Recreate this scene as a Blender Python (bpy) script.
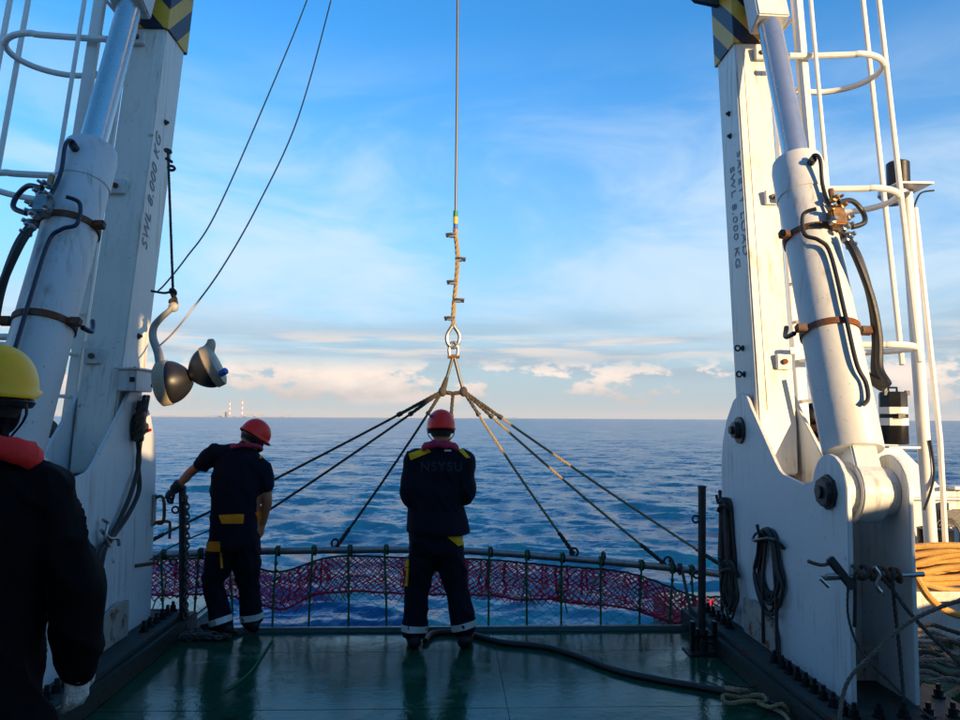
import bpy, bmesh, math, random
import numpy as np
from mathutils import Vector, Matrix, noise
from mathutils.bvhtree import BVHTree
random.seed(7); np.random.seed(7)
V = Vector
for o in list(bpy.data.objects): bpy.data.objects.remove(o)
scene = bpy.context.scene
COL = scene.collection
# ------------------------------------------------------------------ camera
F_PX, CAMH = 760.0, 1.68
YAW, PITCH, ROLL = math.atan(30/760), math.atan(58/760), math.radians(0.30)
fwd = V((math.sin(YAW)*math.cos(PITCH), math.cos(YAW)*math.cos(PITCH), math.sin(PITCH)))
r0 = fwd.cross(V((0,0,1))).normalized(); u0 = r0.cross(fwd)
rgt = r0*math.cos(ROLL) + u0*math.sin(ROLL); upv = u0*math.cos(ROLL) - r0*math.sin(ROLL)
CAM = V((0,0,CAMH))
cd = bpy.data.cameras.new('camera'); cam = bpy.data.objects.new('camera', cd); COL.objects.link(cam)
cd.sensor_fit = 'HORIZONTAL'; cd.sensor_width = 36; cd.lens = F_PX/960*36
cd.clip_start = 0.05; cd.clip_end = 80000
M = Matrix((rgt, upv, -fwd)).transposed().to_4x4(); M.translation = CAM
cam.matrix_world = M; scene.camera = cam
def ray(x, y): return fwd*F_PX + rgt*(x-480) - upv*(y-360)
def pY(x, y, Y): d = ray(x, y); return CAM + d*(Y/d.y)
def pX(x, y, X): d = ray(x, y); return CAM + d*(X/d.x)
def pZ(x, y, Z=0.0): d = ray(x, y); return CAM + d*((Z-CAMH)/d.z)
# ------------------------------------------------------------------ sun, sky, exposure
EL = math.radians(9.0); SA = math.atan2(0.63, -0.77)
sdir = V((math.sin(SA)*math.cos(EL), math.cos(SA)*math.cos(EL), math.sin(EL)))
sl = bpy.data.lights.new('sun', 'SUN'); sl.energy = 5.0; sl.angle = math.radians(0.53); sl.color = (1.0, 0.68, 0.34)
so = bpy.data.objects.new('sun', sl); COL.objects.link(so); so.location = sdir*30
so.rotation_euler = sdir.to_track_quat('Z', 'Y').to_euler()
scene.view_settings.view_transform = 'Standard'; scene.view_settings.look = 'None'
scene.view_settings.gamma = 1; scene.view_settings.use_curve_mapping = False
scene.view_settings.exposure = 0.95
scene.render.engine = 'CYCLES'
W = bpy.data.worlds.new('World'); scene.world = W; W.use_nodes = True
nt = W.node_tree; nt.nodes.clear()
def N(t, typ, **kw):
    n = t.nodes.new(typ)
    for k, v in kw.items(): setattr(n, k, v)
    return n
def math_n(t, op, a, b=None, c=None, clamp=False):
    n = t.nodes.new('ShaderNodeMath'); n.operation = op; n.use_clamp = clamp
    for i, v in enumerate((a, b, c)):
        if v is None: continue
        if isinstance(v, (int, float)): n.inputs[i].default_value = v
        else: t.links.new(v, n.inputs[i])
    return n.outputs[0]
def mix_n(t, fac, a, b, mode='MIX'):
    n = t.nodes.new('ShaderNodeMix'); n.data_type = 'RGBA'; n.blend_type = mode
    for s, v in ((n.inputs[0], fac), (n.inputs[6], a), (n.inputs[7], b)):
        if isinstance(v, (int, float)): s.default_value = v
        elif isinstance(v, tuple): s.default_value = v if len(v) == 4 else v+(1,)
        else: t.links.new(v, s)
    return n.outputs[2]
def ramp(t, fac, lo, hi, smooth=True):
    n = t.nodes.new('ShaderNodeMapRange'); n.interpolation_type = 'SMOOTHSTEP' if smooth else 'LINEAR'
    n.inputs[1].default_value = lo; n.inputs[2].default_value = hi
    t.links.new(fac, n.inputs[0]); return n.outputs[0]
def noise_n(t, vec, scale, detail=4, rough=.55, dist=0.0):
    n = t.nodes.new('ShaderNodeTexNoise'); n.inputs['Scale'].default_value = scale
    n.inputs['Detail'].default_value = detail; n.inputs['Roughness'].default_value = rough
    n.inputs['Distortion'].default_value = dist
    if vec is not None: t.links.new(vec, n.inputs['Vector'])
    return n.outputs['Fac']
sky = N(nt, 'ShaderNodeTexSky', sky_type='NISHITA', sun_disc=False)
sky.sun_elevation = EL; sky.sun_rotation = SA; sky.altitude = 0
sky.air_density = 1.0; sky.dust_density = 0.35; sky.ozone_density = 2.2
tc = N(nt, 'ShaderNodeTexCoord'); sx = N(nt, 'ShaderNodeSeparateXYZ'); nt.links.new(tc.outputs['Generated'], sx.inputs[0])
dx, dy, dz = sx.outputs
az = math_n(nt, 'ARCTAN2', dx, dy); el = math_n(nt, 'ARCSINE', dz)
def azel(sa, se, off):
    c = N(nt, 'ShaderNodeCombineXYZ')
    nt.links.new(math_n(nt, 'MULTIPLY_ADD', az, sa, off), c.inputs[0])
    nt.links.new(math_n(nt, 'MULTIPLY', el, se), c.inputs[1])
    c.inputs[2].default_value = off*1.7; return c.outputs[0]
def bell(lo0, lo1, hi0, hi1):
    return math_n(nt, 'MULTIPLY', ramp(nt, el, lo0, lo1), ramp(nt, el, hi1, hi0))
CUMOFF = 15.1; MASKOFF = 1.3
# heaped low clouds, a long flat streak above them, and a thin veil higher up
cn = noise_n(nt, azel(11, 24, CUMOFF), 1.0, 9, .62)
cmask = math_n(nt, 'MULTIPLY', ramp(nt, noise_n(nt, azel(3.2, 2, MASKOFF), 1.0, 2, .5), .40, .58), .11)
cum = math_n(nt, 'MULTIPLY', ramp(nt, math_n(nt, 'ADD', cn, cmask), .520, .590), bell(.012, .024, .054, .086))
cshade = math_n(nt, 'ADD', math_n(nt, 'MULTIPLY', ramp(nt, el, .020, .062), .75), math_n(nt, 'MULTIPLY', ramp(nt, cn, .45, .68), .45), clamp=True)
stk = math_n(nt, 'MULTIPLY', ramp(nt, noise_n(nt, azel(5, 60, 7.6), 1.0, 6, .6), .44, .60), bell(.070, .088, .098, .118))
gry = math_n(nt, 'MULTIPLY', ramp(nt, noise_n(nt, azel(3, 40, 1.2), 1.0, 5, .5), .40, .62), bell(.03, .07, .085, .16))
veil = math_n(nt, 'MULTIPLY', ramp(nt, noise_n(nt, azel(3, 9, 5.3), 1.0, 7, .60, .6), .34, .70), bell(.05, .13, .24, .50))
skc = sky.outputs[0]
skc = mix_n(nt, 1.0, skc, (0.42, 1.40, 2.12), 'MULTIPLY')
hzm = ramp(nt, el, .24, .0)
hzm2 = ramp(nt, el, .50, .02)
def lit(k): return mix_n(nt, 1.0, skc, k, 'MULTIPLY')
WHITE_LVL = 1.0
c1 = mix_n(nt, math_n(nt, 'MULTIPLY', hzm2, .60), skc, (3.3, 4.2, 5.0))
c1 = mix_n(nt, math_n(nt, 'MULTIPLY', hzm, .80), c1, (2.85, 3.3, 3.75))
c1 = mix_n(nt, math_n(nt, 'MULTIPLY', veil, .78), c1, (4.3, 5.3, 6.1))
c1 = mix_n(nt, math_n(nt, 'MULTIPLY', gry, .60), c1, (2.3, 2.9, 3.6))
c1 = mix_n(nt, math_n(nt, 'MULTIPLY', stk, .80), c1, (5.3, 4.75, 4.4))
c1 = mix_n(nt, math_n(nt, 'MULTIPLY', cum, .97), c1, mix_n(nt, cshade, (3.6, 3.4, 3.4), (6.6, 5.6, 4.9)))
bg = N(nt, 'ShaderNodeBackground'); nt.links.new(c1, bg.inputs[0]); bg.inputs[1].default_value = 0.085
nt.links.new(bg.outputs[0], N(nt, 'ShaderNodeOutputWorld').inputs[0])
# ------------------------------------------------------------------ materials
MATS = {}
def material(name, col, rough=.5, metal=0.0, var=.12, vscale=6.0, rust=0.0, grime=0.0, bump=0.0, bscale=60.0, stretch=(1,1,1),
             rustcol=(.17,.055,.018), fleck=0.0, spec=.5, coat=0.0):
    m = bpy.data.materials.new(name); m.use_nodes = True; t = m.node_tree
    b = t.nodes['Principled BSDF']; tc = N(t, 'ShaderNodeTexCoord')
    geo = N(t, 'ShaderNodeNewGeometry')
    mp = N(t, 'ShaderNodeMapping'); mp.inputs['Scale'].default_value = stretch; t.links.new(geo.outputs['Position'], mp.inputs[0])
    P = mp.outputs[0]
    n1 = noise_n(t, P, vscale, 5, .6)
    dark = tuple(c*(1-2*var) for c in col); lite = tuple(min(1, c*(1+2*var)) for c in col)
    c = mix_n(t, n1, dark, lite)
    rg = math_n(t, 'MULTIPLY_ADD', n1, .24, rough-.12, clamp=True)
    if grime:
        mg = N(t, 'ShaderNodeMapping'); mg.inputs['Scale'].default_value = (22, 22, 1.3); t.links.new(geo.outputs['Position'], mg.inputs[0])
        g = math_n(t, 'MULTIPLY', ramp(t, noise_n(t, mg.outputs[0], 1.0, 4, .6), .48, .78), ramp(t, noise_n(t, geo.outputs['Position'], 1.7, 3), .40, .62))
        c = mix_n(t, math_n(t, 'MULTIPLY', g, grime), c, tuple(x*y for x, y in zip(col, (.42, .34, .24))))
        sp = ramp(t, noise_n(t, geo.outputs['Position'], 38, 3), .66, .72)
        c = mix_n(t, math_n(t, 'MULTIPLY', sp, grime*.7), c, tuple(x*.4 for x in col))
    if rust:
        k = ramp(t, noise_n(t, geo.outputs['Position'], 9, 7, .68), .70-.34*rust, .82-.34*rust)
        rc = mix_n(t, noise_n(t, geo.outputs['Position'], 45, 4), tuple(x*.45 for x in rustcol), tuple(min(1, x*1.8) for x in rustcol))
        c = mix_n(t, k, c, rc); rg = math_n(t, 'MULTIPLY_ADD', k, .35, rg, clamp=True)
    if fleck:
        k = ramp(t, noise_n(t, geo.outputs['Position'], 120, 2), .60, .68)
        c = mix_n(t, math_n(t, 'MULTIPLY', k, fleck), c, tuple(min(1, x*2.2+.03) for x in col))
    t.links.new(c, b.inputs['Base Color']); t.links.new(rg, b.inputs['Roughness'])
    b.inputs['Metallic'].default_value = metal; b.inputs['Specular IOR Level'].default_value = spec
    if coat: b.inputs['Coat Weight'].default_value = coat; b.inputs['Coat Roughness'].default_value = .15
    if bump:
        bn = N(t, 'ShaderNodeBump'); bn.inputs['Strength'].default_value = bump; bn.inputs['Distance'].default_value = .01
        t.links.new(noise_n(t, P, bscale, 4), bn.inputs['Height']); t.links.new(bn.outputs[0], b.inputs['Normal'])
    MATS[name] = m; return m
def translucent(name, amt):      # thin nylon twine lets light through
    t = MATS[name].node_tree; b = t.nodes['Principled BSDF']; out = t.nodes['Material Output']
    tr = N(t, 'ShaderNodeBsdfTranslucent'); mx = N(t, 'ShaderNodeMixShader'); mx.inputs[0].default_value = amt
    t.links.new(b.inputs['Base Color'].links[0].from_socket, tr.inputs[0])
    t.links.new(b.outputs[0], mx.inputs[1]); t.links.new(tr.outputs[0], mx.inputs[2]); t.links.new(mx.outputs[0], out.inputs[0])
material('white_paint', (.62,.64,.64), .42, var=.06, vscale=2.5, grime=.85, rust=.20, bump=.20, bscale=12)
material('leg_paint', (.76,.74,.67), .45, var=.06, vscale=2.0, grime=.9, rust=.16, bump=.22, bscale=9)
material('pipe_paint', (.76,.74,.69), .40, var=.05, vscale=5, rust=.14, grime=.2)
material('house_paint', (.42,.42,.41), .55, var=.05, grime=.4)
material('rusty_steel', (.11,.07,.05), .65, .2, var=.3, vscale=14, rust=.75, bump=.5, bscale=90)
material('flange_steel', (.02,.035,.03), .6, .1, var=.3, vscale=10, rust=.50, bump=.4, rustcol=(.10,.032,.012))
material('rusty_pad', (.36,.33,.28), .6, .1, var=.2, vscale=8, rust=.55, bump=.4)
material('black_rubber', (.016,.016,.018), .5, var=.25, vscale=20, bump=.2, bscale=120)
material('navy_hose', (.012,.014,.035), .35, var=.2, vscale=20)
material('brass', (.42,.22,.08), .42, .75, var=.3, vscale=30, rust=.25)
material('dark_steel', (.05,.05,.052), .45, .6, var=.25, vscale=15, rust=.25, bump=.3)
material('galvanised', (.34,.34,.33), .42, .85, var=.25, vscale=25, rust=.12)
material('chain_steel', (.10,.095,.09), .5, .6, var=.35, vscale=30, rust=.45)
material('chrome', (.62,.61,.58), .28, .85, var=.02)
material('green_base', (.012,.045,.035), .35, var=.3, vscale=9, rust=.10, bump=.3, bscale=40)
material('cream_paint', (.44,.36,.25), .5, var=.15, vscale=18, rust=.28, bump=.25, bscale=70)
material('arm_paint', (.30,.29,.27), .5, var=.15, vscale=18, rust=.28, bump=.25, bscale=70)
material('plinth_paint', (.006,.017,.013), .55, var=.3, vscale=9, rust=.34, bump=.4, bscale=40, rustcol=(.09,.03,.012))
material('sheave_black', (.016,.016,.019), .40, var=.3, vscale=12, fleck=.15)
material('blue_plastic', (.03,.13,.50), .4)
material('bolt_black', (.012,.012,.014), .45, .4, var=.3, vscale=50, rust=.12)
material('rope_tan', (.34,.25,.13), .85, var=.25, vscale=30, bump=.8, bscale=160)
material('rope_dark', (.060,.050,.042), .85, var=.35, vscale=26, bump=.8, bscale=160)
material('rope_grey', (.17,.15,.12), .85, var=.3, vscale=26, bump=.8, bscale=160)
material('rope_green', (.015,.14,.055), .85, var=.35, vscale=26, bump=.6, bscale=160)
material('rope_orange', (.52,.29,.075), .8, var=.25, vscale=14, bump=.7, bscale=120)
material('wire', (.10,.10,.10), .5, .6, var=.3, vscale=40)
material('stay_steel', (.26,.22,.20), .5, .5, var=.2, vscale=40)
material('net_magenta', (1.0,.075,.20), .8, var=.20, vscale=16)
material('net_white', (.85,.45,.58), .8, var=.3, vscale=20)
material('net_green', (.020,.080,.085), .8, var=.3, vscale=9)
for nm_ in ('net_magenta', 'net_white'): translucent(nm_, .55)
material('tape_green', (.02,.16,.05), .5); material('tape_yellow', (.62,.38,.03), .5); material('tape_blue', (.03,.09,.33), .5)
material('navy_cloth', (.0055,.0062,.015), .9, var=.25, vscale=11, bump=.55, bscale=120, spec=.2)
material('black_cloth', (.0042,.0042,.006), .92, var=.25, vscale=11, bump=.4, bscale=120, spec=.15)
material('yellow_cloth', (1.0,.44,.0), .85, var=.12, vscale=18, bump=.4, bscale=150)
material('orange_cloth', (1.0,.25,.0), .85, var=.12, vscale=18, bump=.4, bscale=150)
material('magenta_cloth', (.38,.006,.045), .75, var=.2, vscale=16, bump=.3)
material('red_cloth', (.80,.014,.012), .75, var=.15, vscale=16, bump=.3)
material('vest_orange', (.70,.13,.015), .75, var=.15, vscale=16, bump=.3)
material('reflective', (.62,.62,.58), .45, .1, var=.08, vscale=30)
material('skin', (.42,.135,.065), .55, var=.12, vscale=22, bump=.15, bscale=200)
material('boot', (.006,.006,.007), .5, var=.3, vscale=16, spec=.3)
material('hair', (.008,.006,.005), .6, var=.3, vscale=40, bump=.6, bscale=250)
material('helmet_red', (1.0,.020,.008), .42, var=.03, vscale=6, spec=.35)
material('helmet_yellow', (.95,.50,.0), .42, var=.03, vscale=6, spec=.35)
material('ink', (.02,.02,.03), .7); material('letter_faded', (.015,.016,.024), .85, var=.4, vscale=60)
material('stencil', (.27,.29,.32), .7, var=.45, vscale=40)
material('glove_dark', (.018,.018,.02), .8, var=.3, vscale=30, bump=.4)
material('glove_white', (.66,.65,.60), .85, var=.2, vscale=22, bump=.6, bscale=120)
material('lamp_glass', (.55,.55,.5), .15, spec=.8)
material('eye_white', (.7,.68,.65), .2)
material('canvas_brown', (.07,.045,.03), .85, var=.3, vscale=12, bump=.5)
material('orange_red', (.62,.09,.02), .5)
material('coast_haze', (.30,.31,.30), .9, var=.25, vscale=.01)
material('chim_red', (.46,.19,.15), .8); material('chim_white', (.75,.75,.72), .8)
def hazard(name, a, b, per=.34):
    m = bpy.data.materials.new(name); m.use_nodes = True; t = m.node_tree; bs = t.nodes['Principled BSDF']
    geo = N(t, 'ShaderNodeNewGeometry'); s = N(t, 'ShaderNodeSeparateXYZ'); t.links.new(geo.outputs['Position'], s.inputs[0])
    v = math_n(t, 'ADD', math_n(t, 'ADD', math_n(t, 'MULTIPLY', s.outputs[0], 1.0), math_n(t, 'MULTIPLY', s.outputs[1], -.9)), s.outputs[2])
    k = ramp(t, math_n(t, 'PINGPONG', v, per/2), per*.245, per*.255, False)
    n1 = noise_n(t, geo.outputs['Position'], 14, 5)
    ca = mix_n(t, n1, tuple(x*.8 for x in a), tuple(min(1, x*1.15) for x in a))
    c = mix_n(t, k, ca, b); c = mix_n(t, ramp(t, n1, .66, .74), c, (.20,.13,.08))
    t.links.new(c, bs.inputs['Base Color']); bs.inputs['Roughness'].default_value = .5; MATS[name] = m
hazard('hazard', (.72,.40,.03), (.016,.022,.045))
# wet painted deck
def wet_deck():
    m = bpy.data.materials.new('wet_deck'); m.use_nodes = True; t = m.node_tree; b = t.nodes['Principled BSDF']
    geo = N(t, 'ShaderNodeNewGeometry'); P = geo.outputs['Position']
    n1 = noise_n(t, P, 1.6, 7, .65, .4); n2 = noise_n(t, P, 7, 6, .65); n3 = noise_n(t, P, 150, 3)
    c = mix_n(t, n2, (.003,.036,.020), (.010,.090,.050))
    c = mix_n(t, ramp(t, noise_n(t, P, 3.1, 8, .72), .57, .66), c, (.018,.015,.010))
    c = mix_n(t, ramp(t, noise_n(t, P, 19, 6, .7), .62, .70), c, (.005,.006,.005))
    mp = N(t, 'ShaderNodeMapping'); mp.inputs['Scale'].default_value = (3, 26, 1); mp.inputs['Rotation'].default_value = (0,0,.6); t.links.new(P, mp.inputs[0])
    c = mix_n(t, math_n(t, 'MULTIPLY', ramp(t, noise_n(t, mp.outputs[0], 1, 5, .6), .66, .72), .5), c, (.03,.06,.05))
    t.links.new(c, b.inputs['Base Color'])
    dry = ramp(t, n1, .53, .68)
    r = math_n(t, 'ADD', math_n(t, 'MULTIPLY_ADD', dry, .26, .03), math_n(t, 'MULTIPLY', n2, .08))
    t.links.new(r, b.inputs['Roughness']); b.inputs['Specular IOR Level'].default_value = .22; b.inputs['Specular Tint'].default_value = (.30,.95,.78,1)
    bn = N(t, 'ShaderNodeBump'); bn.inputs['Strength'].default_value = .35; bn.inputs['Distance'].default_value = .012
    h = math_n(t, 'ADD', math_n(t, 'MULTIPLY', math_n(t, 'MULTIPLY', n3, dry), .30), math_n(t, 'MULTIPLY', n2, .8))
    t.links.new(h, bn.inputs['Height']); t.links.new(bn.outputs[0], b.inputs['Normal']); MATS['wet_deck'] = m
wet_deck()
SLOPE = (.85, 1.1, 1.2)
def sea_mat():
    m = bpy.data.materials.new('sea_water'); m.use_nodes = True; t = m.node_tree; b = t.nodes['Principled BSDF']
    geo = N(t, 'ShaderNodeNewGeometry'); P = geo.outputs['Position']
    def mp(sx_, sy_):
        q = N(t, 'ShaderNodeMapping'); q.inputs['Scale'].default_value = (sx_, sy_, 1); t.links.new(P, q.inputs[0]); return q.outputs[0]
    foam = math_n(t, 'MULTIPLY', ramp(t, noise_n(t, mp(.9, 1.3), 1.0, 9, .72), .72, .84), .05)
    c = mix_n(t, foam, (.004,.066,.165), (.25,.36,.44))
    t.links.new(c, b.inputs['Base Color']); b.inputs['Roughness'].default_value = .20
    b.inputs['IOR'].default_value = 1.333; b.inputs['Specular IOR Level'].default_value = .28
    def slope(vec, sc, det, rough, k):
        n = t.nodes.new('ShaderNodeTexNoise'); n.inputs['Scale'].default_value = sc; n.inputs['Detail'].default_value = det; n.inputs['Roughness'].default_value = rough
        t.links.new(vec, n.inputs['Vector']); a = N(t, 'ShaderNodeVectorMath', operation='SUBTRACT'); t.links.new(n.outputs['Color'], a.inputs[0]); a.inputs[1].default_value = (.5,.5,.5)
        q = N(t, 'ShaderNodeVectorMath', operation='MULTIPLY'); t.links.new(a.outputs[0], q.inputs[0]); q.inputs[1].default_value = (k*.7, k, 0); return q.outputs[0]
    acc = geo.outputs['Normal']
    for v in (slope(mp(.10,.24),1,3,.6,SLOPE[0]), slope(mp(.85,1.6),1,3,.6,SLOPE[1]), slope(mp(2.6,4.2),1,4,.7,SLOPE[2])):
        ad = N(t, 'ShaderNodeVectorMath', operation='ADD'); t.links.new(acc, ad.inputs[0]); t.links.new(v, ad.inputs[1]); acc = ad.outputs[0]
    nz = N(t, 'ShaderNodeVectorMath', operation='NORMALIZE'); t.links.new(acc, nz.inputs[0]); t.links.new(nz.outputs[0], b.inputs['Normal']); MATS['sea_water'] = m
sea_mat()
# ------------------------------------------------------------------ mesh tools
WL = {}
class MB:
    def __init__(s): s.v = []; s.f = []
    def add(s, vs, fs):
        o = len(s.v); s.v += [V(p) for p in vs]; s.f += [tuple(i+o for i in f) for f in fs]; return s
    def box(s, c, size, rot=None):
        c = V(c); hx, hy, hz = (k/2 for k in size); pts = []
        for z in (-hz, hz):
            for x, y in ((-hx,-hy),(hx,-hy),(hx,hy),(-hx,hy)):
                p = V((x,y,z)); pts.append(c + (rot @ p if rot else p))
        return s.add(pts, [(3,2,1,0),(4,5,6,7),(0,1,5,4),(1,2,6,5),(2,3,7,6),(3,0,4,7)])
    def bar(s, a, b, w, d, up=(0,0,1)):
        a, b = V(a), V(b); z = (b-a); L = z.length; z.normalize(); x = V(up).cross(z)
        if x.length < 1e-4: x = V((1,0,0))
        x.normalize(); y = z.cross(x)
        return s.box((a+b)/2, (w, d, L), Matrix((x, y, z)).transposed())
    def hexa(s, lo, hi):          # two quads
        return s.add(list(lo)+list(hi), [(3,2,1,0),(4,5,6,7),(0,1,5,4),(1,2,6,5),(2,3,7,6),(3,0,4,7)])
    def prism(s, pts, off):       # planar polygon pushed along off
        off = V(off); n = len(pts); a = [V(p) for p in pts]; b = [p+off for p in a]
        return s.add(a+b, [tuple(range(n-1,-1,-1)), tuple(range(n,2*n))] + [(i,(i+1)%n,n+(i+1)%n,n+i) for i in range(n)])
    def tube(s, pts, r, n=8, caps=True, flat=1.0):
        pts = [V(p) for p in pts]; m = len(pts); rs = r if isinstance(r, (list, tuple)) else [r]*m
        tn = [(pts[min(i+1,m-1)]-pts[max(i-1,0)]).normalized() for i in range(m)]
        ref = V((0,0,1)) if abs(tn[0].z) < .9 else V((1,0,0))
        x = tn[0].cross(ref).normalized(); vs = []; fs = []
        for i in range(m):
            x = (x - tn[i]*x.dot(tn[i]))
            x = x.normalized() if x.length > 1e-6 else tn[i].orthogonal().normalized()
            y = tn[i].cross(x)
            for k in range(n):
                a = 2*math.pi*k/n; vs.append(pts[i] + x*math.cos(a)*rs[i] + y*math.sin(a)*rs[i]*flat)
        for i in range(m-1):
            for k in range(n):
                k2 = (k+1) % n; fs.append((i*n+k, i*n+k2, (i+1)*n+k2, (i+1)*n+k))
        if caps: fs += [tuple(range(n-1,-1,-1)), tuple(range((m-1)*n, m*n))]
        return s.add(vs, fs)
    def lathe(s, c, axis, prof, n=24):   # prof: (t along axis, radius)
        c = V(c); z = V(axis).normalized(); x = z.orthogonal().normalized(); y = z.cross(x); vs = []; fs = []; m = len(prof)
        for t, r in prof:
            for k in range(n):
                a = 2*math.pi*k/n; vs.append(c + z*t + (x*math.cos(a)+y*math.sin(a))*max(r, 1e-4))
        for i in range(m-1):
            for k in range(n):
                k2 = (k+1) % n; fs.append((i*n+k, i*n+k2, (i+1)*n+k2, (i+1)*n+k))
        fs += [tuple(range(n-1,-1,-1)), tuple(range((m-1)*n, m*n))]
        return s.add(vs, fs)
    def ellip(s, c, rad, rot=None, n=14, m=9):
        vs = []; fs = []; c = V(c)
        for i in range(m+1):
            th = math.pi*i/m
            for k in range(n):
                a = 2*math.pi*k/n
                p = V((math.sin(th)*math.cos(a)*rad[0], math.sin(th)*math.sin(a)*rad[1], math.cos(th)*rad[2]))
                vs.append(c + (rot @ p if rot else p))
        for i in range(m):
            for k in range(n):
                k2 = (k+1) % n; fs.append((i*n+k, (i+1)*n+k, (i+1)*n+k2, i*n+k2))
        return s.add(vs, fs)
    def torus(s, c, axis, R, r, n=20, m=7, sc=(1,1)):
        z = V(axis).normalized(); x = z.orthogonal().normalized(); y = z.cross(x); c = V(c)
        pts = [c + x*math.cos(2*math.pi*i/n)*R*sc[0] + y*math.sin(2*math.pi*i/n)*R*sc[1] for i in range(n)]
        return s.loop(pts, r, m)
    def loop(s, pts, r, m=6):
        pts = [V(p) for p in pts]; n = len(pts); vs = []; fs = []
        cen = sum(pts, V())/n
        nn = V()
        for i in range(n): nn += (pts[i]-cen).cross(pts[(i+1) % n]-cen)
        nn.normalize()
        for i in range(n):
            t = (pts[(i+1) % n]-pts[i-1]).normalized(); y = t.cross(nn).normalized()
            for k in range(m):
                a = 2*math.pi*k/m; vs.append(pts[i]+y*math.cos(a)*r+nn*math.sin(a)*r)
        for i in range(n):
            for k in range(m):
                k2 = (k+1) % m; i2 = (i+1) % n; fs.append((i*m+k, i*m+k2, i2*m+k2, i2*m+k))
        return s.add(vs, fs)
    def mesh(s, name, org=V((0,0,0)), bevel=0.0, clean=True, sharp=38):
        me = bpy.data.meshes.new(name); me.from_pydata([tuple(p-org) for p in s.v], [], s.f)
        if clean:
            bm = bmesh.new(); bm.from_mesh(me)
            bmesh.ops.remove_doubles(bm, verts=bm.verts, dist=1e-5)
            bmesh.ops.recalc_face_normals(bm, faces=bm.faces)
            if bevel: bmesh.ops.bevel(bm, geom=[e for e in bm.edges if e.is_manifold and e.calc_face_angle(0) > .5], offset=bevel, segments=2, affect='EDGES', clamp_overlap=True)
            bm.to_mesh(me); bm.free()
        for p in me.polygons: p.use_smooth = True
        me.set_sharp_from_angle(angle=math.radians(sharp))
        return me
def place(o, wloc, parent=None):
    wloc = V(wloc); WL[o.name] = wloc; COL.objects.link(o)
    if parent: o.parent = parent; o.location = wloc - WL[parent.name]
    else: o.location = wloc
    return o
def tag(o, label=None, cat=None, group=None, kind=None):
    for k, v in (('label', label), ('category', cat), ('group', group), ('kind', kind)):
        if v: o[k] = v
    return o
def new(name, mb, mat, parent=None, bevel=0.0, label=None, cat=None, group=None, kind=None, clean=True, sharp=38):
    lo = V([min(p[i] for p in mb.v) for i in range(3)]); hi = V([max(p[i] for p in mb.v) for i in range(3)])
    org = V(((lo.x+hi.x)/2, (lo.y+hi.y)/2, lo.z))
    me = mb.mesh(name, org, bevel, clean, sharp); me.materials.append(MATS[mat])
    return tag(place(bpy.data.objects.new(name, me), org, parent), label, cat, group, kind)
def link_mesh(name, me, wloc, parent, rot=None):
    o = bpy.data.objects.new(name, me); place(o, wloc, parent)
    if rot: o.rotation_euler = rot
    return o
def thing(name, loc, label, cat, group=None):
    return tag(place(bpy.data.objects.new(name, None), loc), label, cat, group)
def spline(pts, k=8):
    pts = [V(p) for p in pts]; out = []
    for i in range(len(pts)-1):
        p0, p1, p2, p3 = pts[max(i-1,0)], pts[i], pts[i+1], pts[min(i+2,len(pts)-1)]
        for j in range(k):
            t = j/k; out.append(.5*((2*p1)+(p2-p0)*t+(2*p0-5*p1+4*p2-p3)*t*t+(3*p1-p0-3*p2+p3)*t**3))
    return out+[pts[-1]]
def rope_mb(pts, r, twist=True, strands=3, pitch=None):   # laid rope: strands wound round the line
    mb = MB(); P = [V(p) for p in pts]
    if not twist: return mb.tube(P, r, 7)
    L = [0]
    for a, b in zip(P, P[1:]): L.append(L[-1]+(b-a).length)
    pitch = pitch or r*7; step = pitch/7; n = max(3, int(L[-1]/step)); Q = []; j = 0
    for i in range(n+1):
        d = L[-1]*i/n
        while j < len(L)-2 and L[j+1] < d: j += 1
        t = (d-L[j])/max(1e-9, L[j+1]-L[j]); Q.append(P[j].lerp(P[j+1], t))
    for s in range(strands):
        path = []; x = None
        for i, q in enumerate(Q):
            tn = (Q[min(i+1,n)]-Q[max(i-1,0)]).normalized()
            if x is None: x = tn.orthogonal().normalized()
            x = (x-tn*x.dot(tn)).normalized(); y = tn.cross(x); a = 2*math.pi*(i/7.0 + s/strands)
            path.append(q + (x*math.cos(a)+y*math.sin(a))*r*.5)
        mb.tube(path, r*.56, 5)
    return mb
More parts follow.
